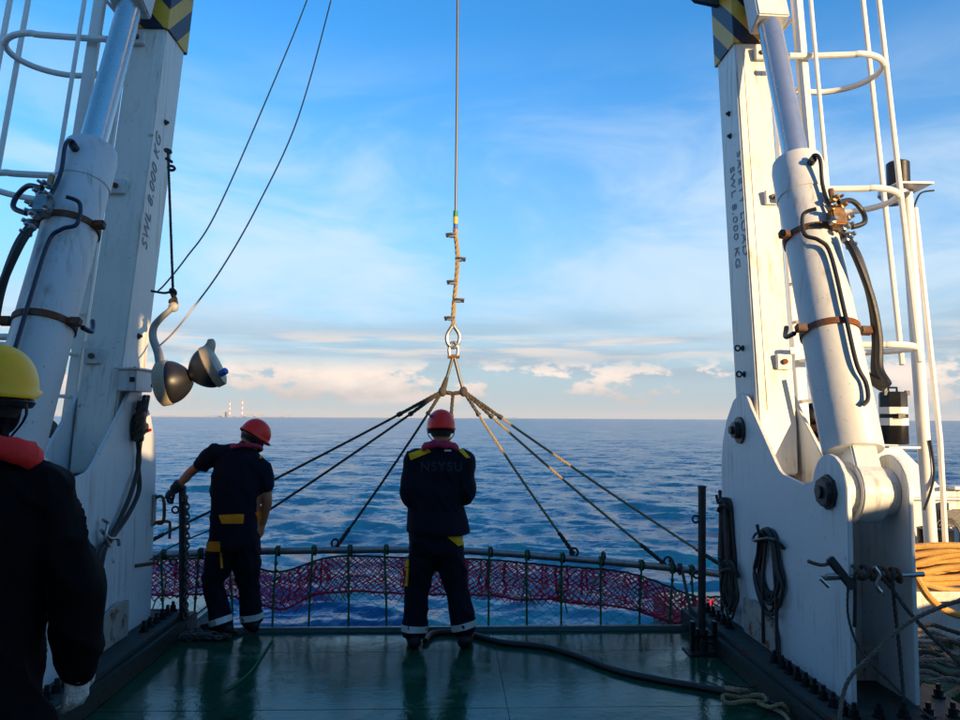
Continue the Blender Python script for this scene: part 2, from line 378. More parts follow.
# ------------------------------------------------------------------ sea, hull, deck, coast
SEA = -2.5; WAVE = .0058
def build_sea():
    fine = np.radians(np.linspace(-48, 48, 560)); coarse = np.radians(np.linspace(50, 310, 66))
    A = np.concatenate([fine, coarse]); R = np.concatenate([[0.5, 3], np.geomspace(6, 900, 600), np.geomspace(1000, 32000, 40)])
    na, nr = len(A), len(R)
    rr, aa = np.meshgrid(R, A, indexing='ij'); X = rr*np.sin(aa); Y = rr*np.cos(aa)
    sp = np.maximum(np.maximum(.0082*rr, .003*rr), .05); Z = np.zeros_like(X); DX = np.zeros_like(X); DY = np.zeros_like(X)
    rs = np.random.RandomState(3)
    for i in range(110):
        lam = .32*(6/.32)**rs.rand(); th = math.radians(200 + rs.randn()*32)
        k = 2*math.pi/lam; amp = WAVE*lam**.62*(.6+.8*rs.rand())*(1.0 if lam < 4 else .7)
        kx, ky = k*math.sin(th), k*math.cos(th); att = np.clip((lam/sp-2.2)/3, 0, 1)
        ph = kx*X+ky*Y+rs.rand()*6.283; Z += amp*att*np.cos(ph)
        DX -= .8*amp*att*math.sin(th)*np.sin(ph); DY -= .8*amp*att*math.cos(th)*np.sin(ph)
    fade = np.clip((rr-3)/3, 0, 1)
    co = np.stack([X+DX*fade, Y+DY*fade, SEA+Z*fade], -1).reshape(-1, 3)
    i, j = np.meshgrid(np.arange(nr-1), np.arange(na), indexing='ij'); j2 = (j+1) % na
    q = np.stack([i*na+j, (i+1)*na+j, (i+1)*na+j2, i*na+j2], -1).reshape(-1, 4)[:, ::-1]
    me = bpy.data.meshes.new('sea'); me.vertices.add(len(co)); me.vertices.foreach_set('co', co.ravel())
    me.loops.add(q.size); me.loops.foreach_set('vertex_index', q.ravel().astype(np.int32))
    me.polygons.add(len(q)); me.polygons.foreach_set('loop_start', np.arange(0, q.size, 4, dtype=np.int32))
    me.update(calc_edges=True); me.validate()
    me.polygons.foreach_set('use_smooth', np.ones(len(q), dtype=bool))
    me.materials.append(MATS['sea_water'])
    tag(place(bpy.data.objects.new('sea', me), (0,0,0)), kind='structure')
build_sea()
EDGE = 6.16
WING = 2.05
CX = -0.05
def build_deck():
    mb = MB()
    out = [(-6.1,-6), (6.1,-6), (6.1,7.5), (CX+WING,7.5), (CX+WING,EDGE), (CX-WING,EDGE), (CX-WING,7.5), (-6.1,7.5)]
    mb.prism([V((x,y,-3.4)) for x, y in out], (0,0,3.388))
    deck = new('deck', mb, 'green_base', kind='structure')
    xs = [-6.0,-4.2,-2.1+CX,0.35,2.1+CX,4.2,6.0]; ys = [-5.9,-2.8,.4,2.2,4.545,5.62,EDGE-.06]
    for i in range(len(xs)-1):
        yy = list(ys)
        if i in (0,1,4,5): yy += [7.45]
        for j in range(len(yy)-1):
            b = MB().box(((xs[i]+xs[i+1])/2, (yy[j]+yy[j+1])/2, -.004), (xs[i+1]-xs[i]-.004, yy[j+1]-yy[j]-.004, .012))
            o = new('deck_plate', b, 'wet_deck', deck, bevel=.0015)
            o.rotation_euler = (random.uniform(-.0006,.0006), random.uniform(-.0006,.0006), 0)
    new('stern_sill', MB().prism([V((CX-WING+.01, EDGE-.045, .0)), V((CX-WING+.01, EDGE-.02, .034)), V((CX-WING+.01, EDGE+.03, .034)), V((CX-WING+.01, EDGE+.05, -.08))], (2*WING-.02,0,0)), 'green_base', deck, bevel=.006)
build_deck()
def build_coast():
    for seed, (x0, x1, D, h) in enumerate([(-90, 300, 11000, 17), (290, 470, 11500, 9), (498, 520, 11500, 9)]):
        rs = random.Random(seed+4); mb = MB(); top = []; n = 60
        a = pY(x0, 417, D).x; b = pY(x1, 417, D).x
        for i in range(n+1):
            t = i/n; top.append((a+(b-a)*t, SEA + h*(.35+.9*noise.noise(V((t*9+seed*7, .3, 1)))**2*3+.25*rs.random())*min(1, 8*t, 8*(1-t))+1))
        for y, k in ((D, 1), (D+400, .8)):
            pass
        pts = [V((x, D, z)) for x, z in top] + [V((b, D, SEA-3)), V((a, D, SEA-3))]
        mb.prism(pts, (0, 500, 0)); new('coast', mb, 'coast_haze', kind='structure', clean=False)
    for x, yt, r, lb in ((230, 400.5, 6, 'shorter red and white banded chimney on the far coast'), (242.5, 399, 6, 'taller red and white banded chimney on the far coast')):
        D = 10800; top = pY(x, yt, D); g = V((top.x, D, SEA+3)); H = top.z-g.z
        t = thing('power_station_chimney', g, lb, 'chimney', 'banded chimneys on the far coast')
        for i in range(7):
            ra = r*(1.9-.7*i/7); rb = r*(1.9-.7*(i+1)/7)
            new('band', MB().lathe(g, (0,0,1), [(H*i/7, ra), (H*(i+1)/7, rb)], 12), 'chim_red' if i % 2 == 0 else 'chim_white', t)
    for x0, x1, yt in ((222,227,411),(246,252,412.5),(256,262,413),(284,288,413.5)):
        D = 10900; a = pY(x0, yt+1.2, D); b = pY(x1, yt, D)
        t = new('power_station_block', MB().hexa([V((a.x,D,SEA)),V((b.x,D,SEA)),V((b.x,D+80,SEA)),V((a.x,D+80,SEA))], [V((a.x,D,a.z)),V((b.x,D,a.z+4)),V((b.x,D+80,a.z+4)),V((a.x,D+80,a.z))]), 'coast_haze',
            label='low pale plant building at the foot of the far chimneys', cat='building', group='plant buildings on the far coast')
build_coast()
# ------------------------------------------------------------------ deckhouse behind the photographer and bulwarks
def build_ship():
    y0 = -0.75; uX = lambda u: (u - .63*y0)/.77  # unseen wall, its ends and height fitted to shade the port side
    d = thing('deckhouse', (0, y0, 0), 'grey aft wall of the deckhouse with an added slot for sunlight', 'deckhouse')
    xs0, xs1 = uX(1.80), uX(2.03)  # narrow slot added to let a sun beam reach the hanging sheave
    new('wall', MB().box(((-6+xs0)/2, y0, 3.3), (xs0+6, .12, 6.6)), 'house_paint', d, .01)
    xe = uX(3.98)
    new('wall', MB().box(((xe+xs1)/2, y0, 3.3), (xe-xs1, .12, 6.6)), 'house_paint', d, .01)
    new('light_slot_head', MB().box(((xs0+xs1)/2, y0, 5.17), (xs1-xs0-.004, .11, 2.84)), 'house_paint', d, .01)
    new('light_slot_foot', MB().box(((xs0+xs1)/2, y0, 1.36), (xs1-xs0-.004, .11, 2.72)), 'house_paint', d, .01)
    new('roof', MB().box((-.1, -3.4, 6.66), (12.0, 5.6, .1)), 'house_paint', d, .01)
    for s, lb in ((1, 'starboard'), (-1, 'port')):
        t = thing('bulwark', (s*6.05, 3.2, 0), 'white steel %s bulwark with a flat rail along the deck edge' % lb, 'bulwark')
        h1 = 1.82 if s > 0 else 1.1  # unseen starboard plates raised to cast shade on pedestal foot and net
        new('plate', MB().box((s*6.05, .65, h1/2), (.03, 1.68, h1)), 'white_paint', t)
        new('plate', MB().box((s*6.05, -3.05, h1/2+.15), (.03, 5.7, h1+.3)), 'white_paint', t)
        new('plate', MB().box((s*6.05, 4.52, .45), (.03, 5.96, .9)), 'white_paint', t)
        new('cap_rail', MB().box((s*6.05, 4.52, .915), (.12, 5.96, .03)), 'white_paint', t, .006)
        for k in range(5): new('stay', MB().prism([V((s*6.03, 2.0+k*1.3, .0)), V((s*5.7, 2.0+k*1.3, 0)), V((s*6.03, 2.0+k*1.3, .85))], (0,.02,0)), 'white_paint', t)
build_ship()
# ------------------------------------------------------------------ gantry: pedestals, legs, cylinders, ladders
PIN = (4.295, 1.27)          # cylinder foot pin (Y, z)
def leg_c(z):               # near face Y, inboard offset, sideways drift
    return 5.39+(z-1.7)*.153, 2.27, (z-1.7)*.022
def mirror_pts(s, off): return CX + s*off
SIDE = {1: 'starboard', -1: 'port'}
bolt_me = None
def build_pedestal(s):
    nm = SIDE[s]; X = lambda o: CX + s*o
    t = thing('gantry_pedestal', (X(2.43), 5.1, 0), {1: 'blue-shaded white steel pedestal hung with coiled black rope', -1: 'grey-white steel pedestal with a rusty handle and two black hoses'}[s], 'pedestal')
    # profile (Y, z)
    prof = [(6.02,.15),(6.02,1.28),(5.98,1.50),(5.88,1.68),(5.74,1.82),(5.60,1.88),(5.48,1.85),(5.40,1.76),(5.02,1.40),(4.96,1.35),(4.90,1.325),(4.62,1.285),(4.57,1.30)]
    for k in range(9):
        a = math.radians(12+k*19.5); prof.append((PIN[0]+.20*math.cos(a), PIN[1]+.215*math.sin(a)))
    prof += [(4.10,1.1),(4.11,.15)]
    for off in (2.215, 2.56):
        new('side_plate', MB().prism([V((X(off), y, z)) for y, z in prof], (s*.028,0,0)), 'white_paint', t, .004)
    new('web_plate', MB().box((X(2.4015), 4.62, .72), (.313, .02, 1.1)), 'white_paint', t)
    new('web_plate', MB().box((X(2.4015), 5.86, .8), (.313, .02, 1.25)), 'white_paint', t)
    new('lower_panel', MB().box((X(2.4015), 4.46, .27), (.31, .015, .20)), 'rusty_pad', t)
    new('notch_floor', MB().box((X(2.4015), 4.99, 1.12), (.313, .72, .02)), 'white_paint', t)
    new('base_flange', MB().box((X(2.41), 5.08, .14), (.80, 2.38, .03)), 'flange_steel', t, .004)
    new('plinth', MB().box((X(2.42), 5.09, .062), (.92, 2.48, .122)), 'plinth_paint', t, .008)
    new('foot_pad', MB().prism([V((X(2.205), y, z)) for y, z in ((5.52,.157),(5.52,.40),(5.36,.42),(5.04,.36),(4.98,.27),(4.98,.157))], (-s*.03,0,0)), 'rusty_pad', t, .006)
    # bolts
    def bolt(x, y, zz=.155):
        global bolt_me
        if bolt_me is None:
            m = MB().lathe((0,0,0), (0,0,1), [(0,.034),(.012,.034),(.012,.024),(.045,.024),(.046,.014),(.075,.013)], 6); bolt_me = m.mesh('bolt'); bolt_me.materials.append(MATS['bolt_black'])
        link_mesh('bolt', bolt_me, (x, y, zz), t, (0,0,random.random()*3))
    for k in range(9): bolt(X(2.11), 4.00+k*.105)
    for k in range(6): bolt(X(2.11), 5.62+k*.115)
    for k in range(5): bolt(X(2.14+k*.13), 3.95)
    for k in range(10): bolt(X(2.76), 4.0+k*.22)
    # leg pivot boss and cylinder foot bosses
    new('pivot_boss', MB().lathe((X(2.216), 5.60, 1.60), (-s,0,0), [(0,.10),(.02,.10),(.022,.062),(.06,.06),(.062,.03),(.085,.03)], 20), 'dark_steel', t)
    new('pin_cap', MB().lathe((X(2.216), PIN[0], PIN[1]), (-s,0,0), [(0,.10),(.022,.10),(.024,.085),(.05,.08),(.052,.035),(.07,.035)], 8), 'dark_steel', t)
    new('pin_sleeve', MB().lathe((X(2.245), PIN[0], PIN[1]), (s,0,0), [(0,.135),(.080,.135)], 28), 'white_paint', t, .004)
    new('pin_sleeve', MB().lathe((X(2.558), PIN[0], PIN[1]), (-s,0,0), [(0,.135),(.078,.135)], 28), 'white_paint', t, .004)
    # cleat bar across the near opening with lashings
    new('cross_bar', MB().tube([V((X(2.05), 4.09, .83)), V((X(2.62), 4.09, .85))], .014, 8), 'galvanised', t)
    return t
def build_gantry():
    g = thing('stern_gantry', (CX, 5.6, 1.3), 'tall white stern gantry with two legs and hazard striped top', 'gantry')
    for s in (1, -1):
        def sec(z, a0, a1, b0, b1):
            ny, o, dr = leg_c(z); return [V((CX+dr+s*a0, ny+b0, z)), V((CX+dr+s*a1, ny+b0, z)), V((CX+dr+s*a1, ny+b1, z)), V((CX+dr+s*a0, ny+b1, z))]
        lv = [(1.29, 2.36, 2.53, .0, .36), (1.62, 2.268, 2.545, 0, .42), (6.1, 2.27, 2.545, .02, .41)]
        mb = MB(); R = [sec(*l) for l in lv]; vs = sum(R, []); fs = [(0,1,2,3), (11,10,9,8)]
        for i in range(2):
            for k in range(4): fs.append((i*4+k, i*4+(k+1) % 4, i*4+4+(k+1) % 4, i*4+4+k))
        leg = new('leg', mb.add(vs, fs), 'leg_paint', g, .012)
        # welded strip down the near face
        new('weld_seam', MB().hexa(sec(1.75, 2.335, 2.347, -.004, .002), sec(4.70, 2.335, 2.347, .009, .016)), 'leg_paint', leg)
        zt = 4.72
        new('collar', MB().hexa(sec(zt, 2.255, 2.56, -.005, .445), sec(5.6, 2.255, 2.56, 0, .44)), 'hazard', g, .004, label='yellow and black striped collar')
        ny, _, dr = leg_c(5.3)
        new('knee_plate', MB().prism([V((CX+dr+s*2.25, ny+.24, 5.22)), V((CX+dr+s*2.25, ny+.24, 5.8)), V((CX+dr+s*1.55, ny+.24, 5.8)), V((CX+dr+s*2.05, ny+.24, 5.26))], (0,.05,0)), 'dark_steel', g)
        # lugs on near face and eyes on inboard face
        for z in (2.10, 3.38, 4.62):
            ny, _, dr = leg_c(z)
            l = new('lug', MB().box((CX+dr+s*2.47, ny-.012, z), (.11, .05, .11)), 'white_paint', leg, .006)
            new('lug_pin', MB().lathe((CX+dr+s*2.47, ny-.036, z), (0,-1,0), [(0,.022),(.02,.02)], 8), 'rusty_steel', l)
        for z in ((2.02, 2.22, 3.98, 4.18) if s > 0 else (2.02, 2.27, 4.0)):
            ny, _, dr = leg_c(z)
            e = new('eye_bolt', MB().lathe((CX+dr+s*2.27, ny+.21, z), (-s,0,0), [(0,.024),(.014,.022),(.015,.012),(.03,.012)], 8), 'dark_steel', leg)
            if z < 2.25 and s > 0: new('eye', MB().torus((CX+dr+s*2.225, ny+.21, z), (0,1,0), .020, .007, 12, 5), 'dark_steel', e)
        # stencilled lettering on the inboard face
        def letters(txt, size, z0, yoff, down):
            c = bpy.data.curves.new('t', 'FONT'); c.body = txt; c.size = size; c.shear = .25; c.extrude = .0012; c.space_character = 1.15
            tmp = bpy.data.objects.new('t', c); COL.objects.link(tmp); dg = bpy.context.evaluated_depsgraph_get()
            me = bpy.data.meshes.new_from_object(tmp.evaluated_get(dg)); bpy.data.objects.remove(tmp)
            me.materials.clear(); me.materials.append(MATS['stencil'])
            ny, o, dr = leg_c(z0)
            up = V((.022, .153, 1)).normalized(); side = V((0, 1, -.153)).normalized()
            nrm = V((-s, 0, 0)); dirx = -up if down else up
            diry = nrm.cross(dirx).normalized()
            Mx = Matrix((dirx, diry, nrm)).transposed().to_4x4()
            org = V((CX+dr+s*2.2655, ny+yoff, z0))
            me.transform(Mx)
            ob = bpy.data.objects.new('lettering', me); place(ob, org, leg)
        if s > 0:
            letters('SWL 8.000 KG', .125, 3.72, .26, True); letters('SAFETY LOAD', .125, 3.80, .10, True)
        else:
            letters('SWL 8.000 KG', .135, 2.92, .16, False)
    ny, _, dr = leg_c(6.0)
    new('crossbeam', MB().box((CX+dr, ny+.23, 6.05), (5.1, .46, .5)), 'leg_paint', g, .015)
    return g
def build_cylinder(s):
    X = lambda o: CX + s*o
    A = V((X(2.402), PIN[0], PIN[1])); ny, _, dr = leg_c(4.9); B = V((X(2.455)+dr, ny-.15, 5.05))
    ax = (B-A).normalized(); L = (B-A).length; xv = V((1,0,0)); xv = (xv-ax*xv.dot(ax)).normalized(); yv = ax.cross(xv)  # yv: aft/down side
    if yv.y > 0: yv = -yv                                           # faces the camera
    t = thing('hydraulic_cylinder', A, {1: 'sunlit white hydraulic ram with rust brown clamp bands', -1: 'shaded grey-white hydraulic ram behind the yellow helmet'}[s], 'hydraulic ram')
    r = .168
    bar = new('barrel', MB().lathe(A, ax, [(.23,.11),(.24,r-.004),(.25,r),(2.05,r),(2.052,r+.006),(2.30,r+.006),(2.36,r-.004),(2.372,.12)], 40), 'white_paint', t, label='painted steel barrel')
    new('rod', MB().lathe(A, ax, [(2.3,.088),(L-.30,.088)], 32), 'chrome', t)
    R = Matrix((xv, yv, ax)).transposed()
    new('rod_clevis', MB().box(A+ax*(L-.02), (.25, .20, .62), R), 'white_paint', t, .012)
    new('upper_bracket', MB().box(A+ax*(L-.02)-yv*.10+V((0,.02,.12)), (.17,.22,.22), R), 'dark_steel', t, .01)
    ey = MB().lathe(A-xv*.075, xv, [(0,.175),(.15,.175)], 28)
    new('foot_eye', ey, 'white_paint', t, .006)
    new('foot_lug', MB().hexa([A+ax*.02+xv*i*.075+yv*j*.14 for i, j in ((-1,-1),(1,-1),(1,1),(-1,1))], [A+ax*.30+xv*i*.075+yv*j*.12 for i, j in ((-1,-1),(1,-1),(1,1),(-1,1))]), 'white_paint', t, .01)
    # band clamps
    out = -s  # inboard direction along xv
    for d in (1.02, 1.72):
        c = A+ax*d
        b = new('clamp_band', MB().lathe(c-ax*.02, ax, [(0,r+.001),(0,r+.012),(.042,r+.012),(.042,r+.001)], 40), 'rusty_steel', t)
        for q in (-1, 1): new('clamp_ear', MB().box(c+xv*q*(r+.035)+yv*.05, (.07,.05,.05), R), 'rusty_steel', b, .006)
    def cp(d, ang, rad=r): a = math.radians(ang); return A+ax*d+(yv*math.cos(a)+xv*s*math.sin(a))*rad   # ang 0 faces camera, + outboard
    # pressure hoses on the barrel
    def hose(path, rad, m='navy_hose'): return new('hose', MB().tube(spline(path, 7), rad, 9), m, t)
    hm = 'black_rubber' if s > 0 else 'navy_hose'
    hose([cp(2.22,2,r), cp(2.25,2,r+.05), cp(2.20,8,r+.07), cp(2.02,10,r+.035), cp(1.86,14,r+.04), cp(1.76,22,r+.06)], .013, hm)
    new('hose_fitting', MB().tube([cp(2.22,0,r-.01), cp(2.22,0,r+.05)], .026, 8), 'dark_steel', t)
    hose([cp(1.80,-14,r+.07), cp(1.78,-34,r+.06), cp(1.64,-38,r+.05), cp(1.58,-18,r+.04), cp(1.48,-2,r+.03), cp(1.05,2,r+.03), cp(.72,4,r+.03), cp(.60,14,r+.03), cp(.50,12,r+.03), cp(.46,2,r+.02)], .013, hm)
    # valve block
    vb = new('valve_block', MB().box(cp(1.75,22,r+.050), (.09,.08,.13), R), 'galvanised' if s < 0 else 'brass', t, .008)
    for d, a, k in ((1.88,16,.030),(1.84,30,.03),(1.66,24,.03),(1.62,34,.032),(1.70,6,.03),(1.78,44,.028),(1.80,10,.024),(1.58,26,.028),(1.70,36,.03),(1.90,26,.022),(1.54,32,.024)):
        new('fitting', MB().lathe(cp(d,a,r+.045), (cp(d,a,2)-cp(d,a,1)), [(0,k*.5),(.02,k*.8),(.045,k*.8),(.05,k*.5),(.075,k*.45)], 6), ('brass','rusty_steel','galvanised','dark_steel')[int(d*100) % 4 if s > 0 else 2+int(d*100) % 2], vb)
    new('fitting', MB().tube([cp(1.90,22,r+.05), cp(1.98,22,r+.05)], .020, 8), 'brass', vb)
    hose([cp(1.86,24,r+.08), cp(1.90,46,r+.12), cp(1.86,62,r+.16), cp(1.76,60,r+.16), cp(1.70,44,r+.09)], .017, hm)
    for k in (0, 1):
        hose([cp(1.62,26+9*k,r+.06), cp(1.45,34+10*k,r+.09), cp(1.20,58+10*k,r+.10), cp(.98,78+10*k,r+.11), cp(.78,86+12*k,r+.09), cp(.66,80+12*k,r+.10), cp(.80,112,r+.06), cp(1.10,140,r+.05)], .024, 'black_rubber')
    hose([cp(1.02,-96,r+.05), cp(1.05,-120,r+.09), cp(1.16,-140,r+.10)], .016, hm)
    return t
def build_ladder(s):
    t = None
    def at(o, y, z): ny, _, dr = leg_c(z); return V((CX+dr+s*o, y+(z-1.7)*.153, z))
    t = thing('caged_ladder', at(2.75, 5.5, .9), {1: 'sunlit white caged ladder beside the black lamp post', -1: 'shaded white caged ladder with its hoop cut by the picture edge'}[s].replace('with its hoop cut by the picture edge', 'behind the shaded hydraulic ram'), 'ladder')
    z0, z1 = 1.0, 6.2
    for y in (5.22, 5.66):
        new('stile', MB().hexa([at(2.69+a, y+b, z0) for a, b in ((0,0),(.08,0),(.08,.05),(0,.05))], [at(2.69+a, y+b, z1) for a, b in ((0,0),(.08,0),(.08,.05),(0,.05))]), 'pipe_paint', t, .004)
    z = z0+.2
    while z < z1: new('rung', MB().tube([at(2.73,5.24,z), at(2.73,5.70,z)], .014, 8), 'pipe_paint', t); z += .31
    for z in (2.21, 3.39, 4.50, 5.6):
        pts = [at(2.60,5.18,z), at(2.72,5.18,z), at(3.08,5.14,z)]
        for k in range(11):
            a = math.radians(-90+18*k); pts.append(at(3.12+.34*math.cos(a), 5.47+.35*math.sin(a), z))
        pts += [at(2.9,5.80,z), at(2.70,5.78,z)]
        h = new('hoop', MB().tube(spline(pts,3), .024, 9), 'pipe_paint', t)
        new('bracket', MB().box(at(2.62,5.66,z), (.16,.03,.05)), 'pipe_paint', h)
    for a in (-30, 14):
        a = math.radians(a); o, y = 3.12+.36*math.cos(a), 5.47+.372*math.sin(a)
        new('cage_bar', MB().tube([at(o,y,2.1), at(o,y,z1)], .021, 8), 'pipe_paint', t)
    new('cage_bar', MB().tube([at(2.78,5.12,2.1), at(2.78,5.12,z1)], .016, 8), 'pipe_paint', t)
    for y in (5.25, 5.70): new('stay', MB().bar(at(2.72,y,1.05), at(2.60,y-.02,2.0), .03, .05), 'pipe_paint', t)
    return t
PED = {}; RAM = {}; 
for s in (1, -1): PED[s] = build_pedestal(s)
GAN = build_gantry()
for s in (1, -1): RAM[s] = build_cylinder(s); build_ladder(s)
# ------------------------------------------------------------------ hoisting wire, slings
YW = 6.60
def build_hoist():
    P = lambda x, y: pY(x, y, YW)
    ny, _, _ = leg_c(6.0)
    w = thing('hoist_wire', P(453,330), 'vertical steel hoist wire with coloured tape and clamped eye', 'wire rope')
    top = pY(458.5, -110, YW); top.z = 5.84
    new('wire', MB().tube([top, P(457,100), P(455.5,228)], .011, 8), 'wire', w)
    for (a, b, m) in ((211,217,'tape_green'),(217,224,'tape_yellow'),(224,229,'tape_blue')):
        new('tape_band', MB().tube([P(455.6,a), P(455.4,b)], .021, 10), m, w)
    new('doubled_tail', rope_mb(spline([P(455,228), P(457.5,255), P(456,285), P(453.5,310), P(453,326)],6), .021), 'rope_tan', w)
    for k, (x, y) in enumerate(((452.5,236),(459,260),(453.5,283),(457.5,301),(451,319))):
        q = P(x, y); sd = 1 if k % 2 else -1
        c = new('wire_clip', MB().box(q, (.062,.05,.024)), 'galvanised', w, .004)
        new('u_bolt', MB().tube(spline([q+V((sd*.058,-.02,.012)), q+V((0,-.04,.012)), q+V((-sd*.03,0,.012)), q+V((0,.04,.012)), q+V((sd*.058,.02,.012))],4), .009, 6), 'galvanised', c)
        new('nut', MB().lathe(q+V((sd*.034,-.02,.0)), (sd,0,0), [(0,.018),(.022,.018)], 6), 'dark_steel', c)
    eye = [P(453,325), P(459,334), P(459,341), P(456,346), P(453,347.5), P(449.5,346), P(447,341), P(447.5,334)]
    new('thimble', MB().loop(spline(eye+[eye[0]],5)[:-1], .017, 8), 'galvanised', w)
    sh = thing('bow_shackle', P(453.5,352), 'bow shackle joining the hoist wire eye to the sling bridle', 'shackle')
    bow = [P(450,357), P(449,350), P(450.5,344.5), P(453.5,342.5), P(456.5,344.5), P(458,350), P(457,357)]
    new('bow', MB().tube(spline(bow,5), .015, 8), 'galvanised', sh)
    new('pin', MB().tube([P(447.5,356.5), P(459.5,356.5)], .018, 8), 'brass', sh)
    kl, kr = P(442.5,391), P(463.5,391)
    for q, lb in ((kl, 'port'), (kr, 'starboard')):
        d = thing('bridle_wire', q, 'short bridle wire from the shackle down to the %s sling knot' % lb, 'wire rope', 'bridle wires')
        sx_ = -1 if q is kl else 1
        new('wire', MB().tube([P(453.5+sx_*1.0,358), q.lerp(P(453.5,358),.35), q], .014, 8), 'wire', d)
        if sx_ < 0: new('splice', MB().tube([q.lerp(P(453,358),.42), q.lerp(P(453,358),.2), q], [.016,.024,.026], 8), 'rope_dark', d)
    k = thing('sling_knot', P(453,393), 'dark knotted rope bar tying the sling tops together', 'rope')
    new('bar', rope_mb(spline([kl, P(447,392.5), P(453,393.5), P(459,392.5), kr],5), .020), 'rope_dark', k)
    for q in (kl, kr): new('knot', MB().ellip(q+V((0,0,-.005)), (.035,.035,.045)), 'rope_dark', k)
    ends = [(kl, (119,556), (300,470), 'outermost sling reaching past the stooping worker to port'), (kl, (204,552), (300,486), 'middle sling on the port side of the bridle'),
            (kl, (335,549), (385,484), 'innermost port sling ending at a ring on the pipe'), (P(453,394), (440,549), None, 'short hidden sling dropping behind the red helmet'),
            (kr, (574,554), (506,478), 'innermost starboard sling ending at a ring on the pipe'), (kr, (668,567), (560,487), 'middle starboard sling catching orange sunlight'), (kr, (733,573), (596,496), 'outermost starboard sling running to the pipe end')]
    for a, e, mid, lb in ends:
        b = pY(e[0], e[1], YP); d = thing('sling', b, lb, 'sling', 'slings from the bridle to the net pipe')
        L = (b-a).length; n = (b-a).normalized(); m = a.lerp(b, .5)+V((0,0,-.02*L/3))
        pth = spline([a, a.lerp(b,.25)+V((0,0,-.018)), a.lerp(b,.6)+V((0,0,-.022)), b], 10)
        new('rope', rope_mb(pth, .0115), 'rope_dark' if lb[0] in 's' or 'port' in lb else 'rope_tan', d)  # starboard slings take the lighter tan, sunlight put into their colour
        new('splice', rope_mb([a, pth[4], pth[6]], .016, pitch=.10), 'rope_dark', d)
        new('splice', rope_mb([pth[-5], pth[-3], b], .018, pitch=.1), 'rope_dark', d)
        new('serving', MB().tube([pth[6], pth[6].lerp(pth[7],.5)], .021, 8), 'black_rubber', d)
YP = 6.52
PIPE_PX = [(112,557.5),(160,554.5),(250,551.5),(330,550),(400,549.5),(470,551),(540,556),(610,562),(690,570),(742,577)]
pipe_pts = spline([pY(x, y, YP) for x, y in PIPE_PX], 6)
def pipe_at(x):       # point on the pipe above photo column x
    best = min(zip(pipe_pts, pipe_pts[1:]), key=lambda ab: 0 if (ab[0].x-X_(x))*(ab[1].x-X_(x)) <= 0 else 1+abs(ab[0].x-X_(x)))
    a, b = best; t = (X_(x)-a.x)/(b.x-a.x); return a.lerp(b, max(0, min(1, t)))
def X_(x): return pY(x, 556, YP).x
build_hoist()
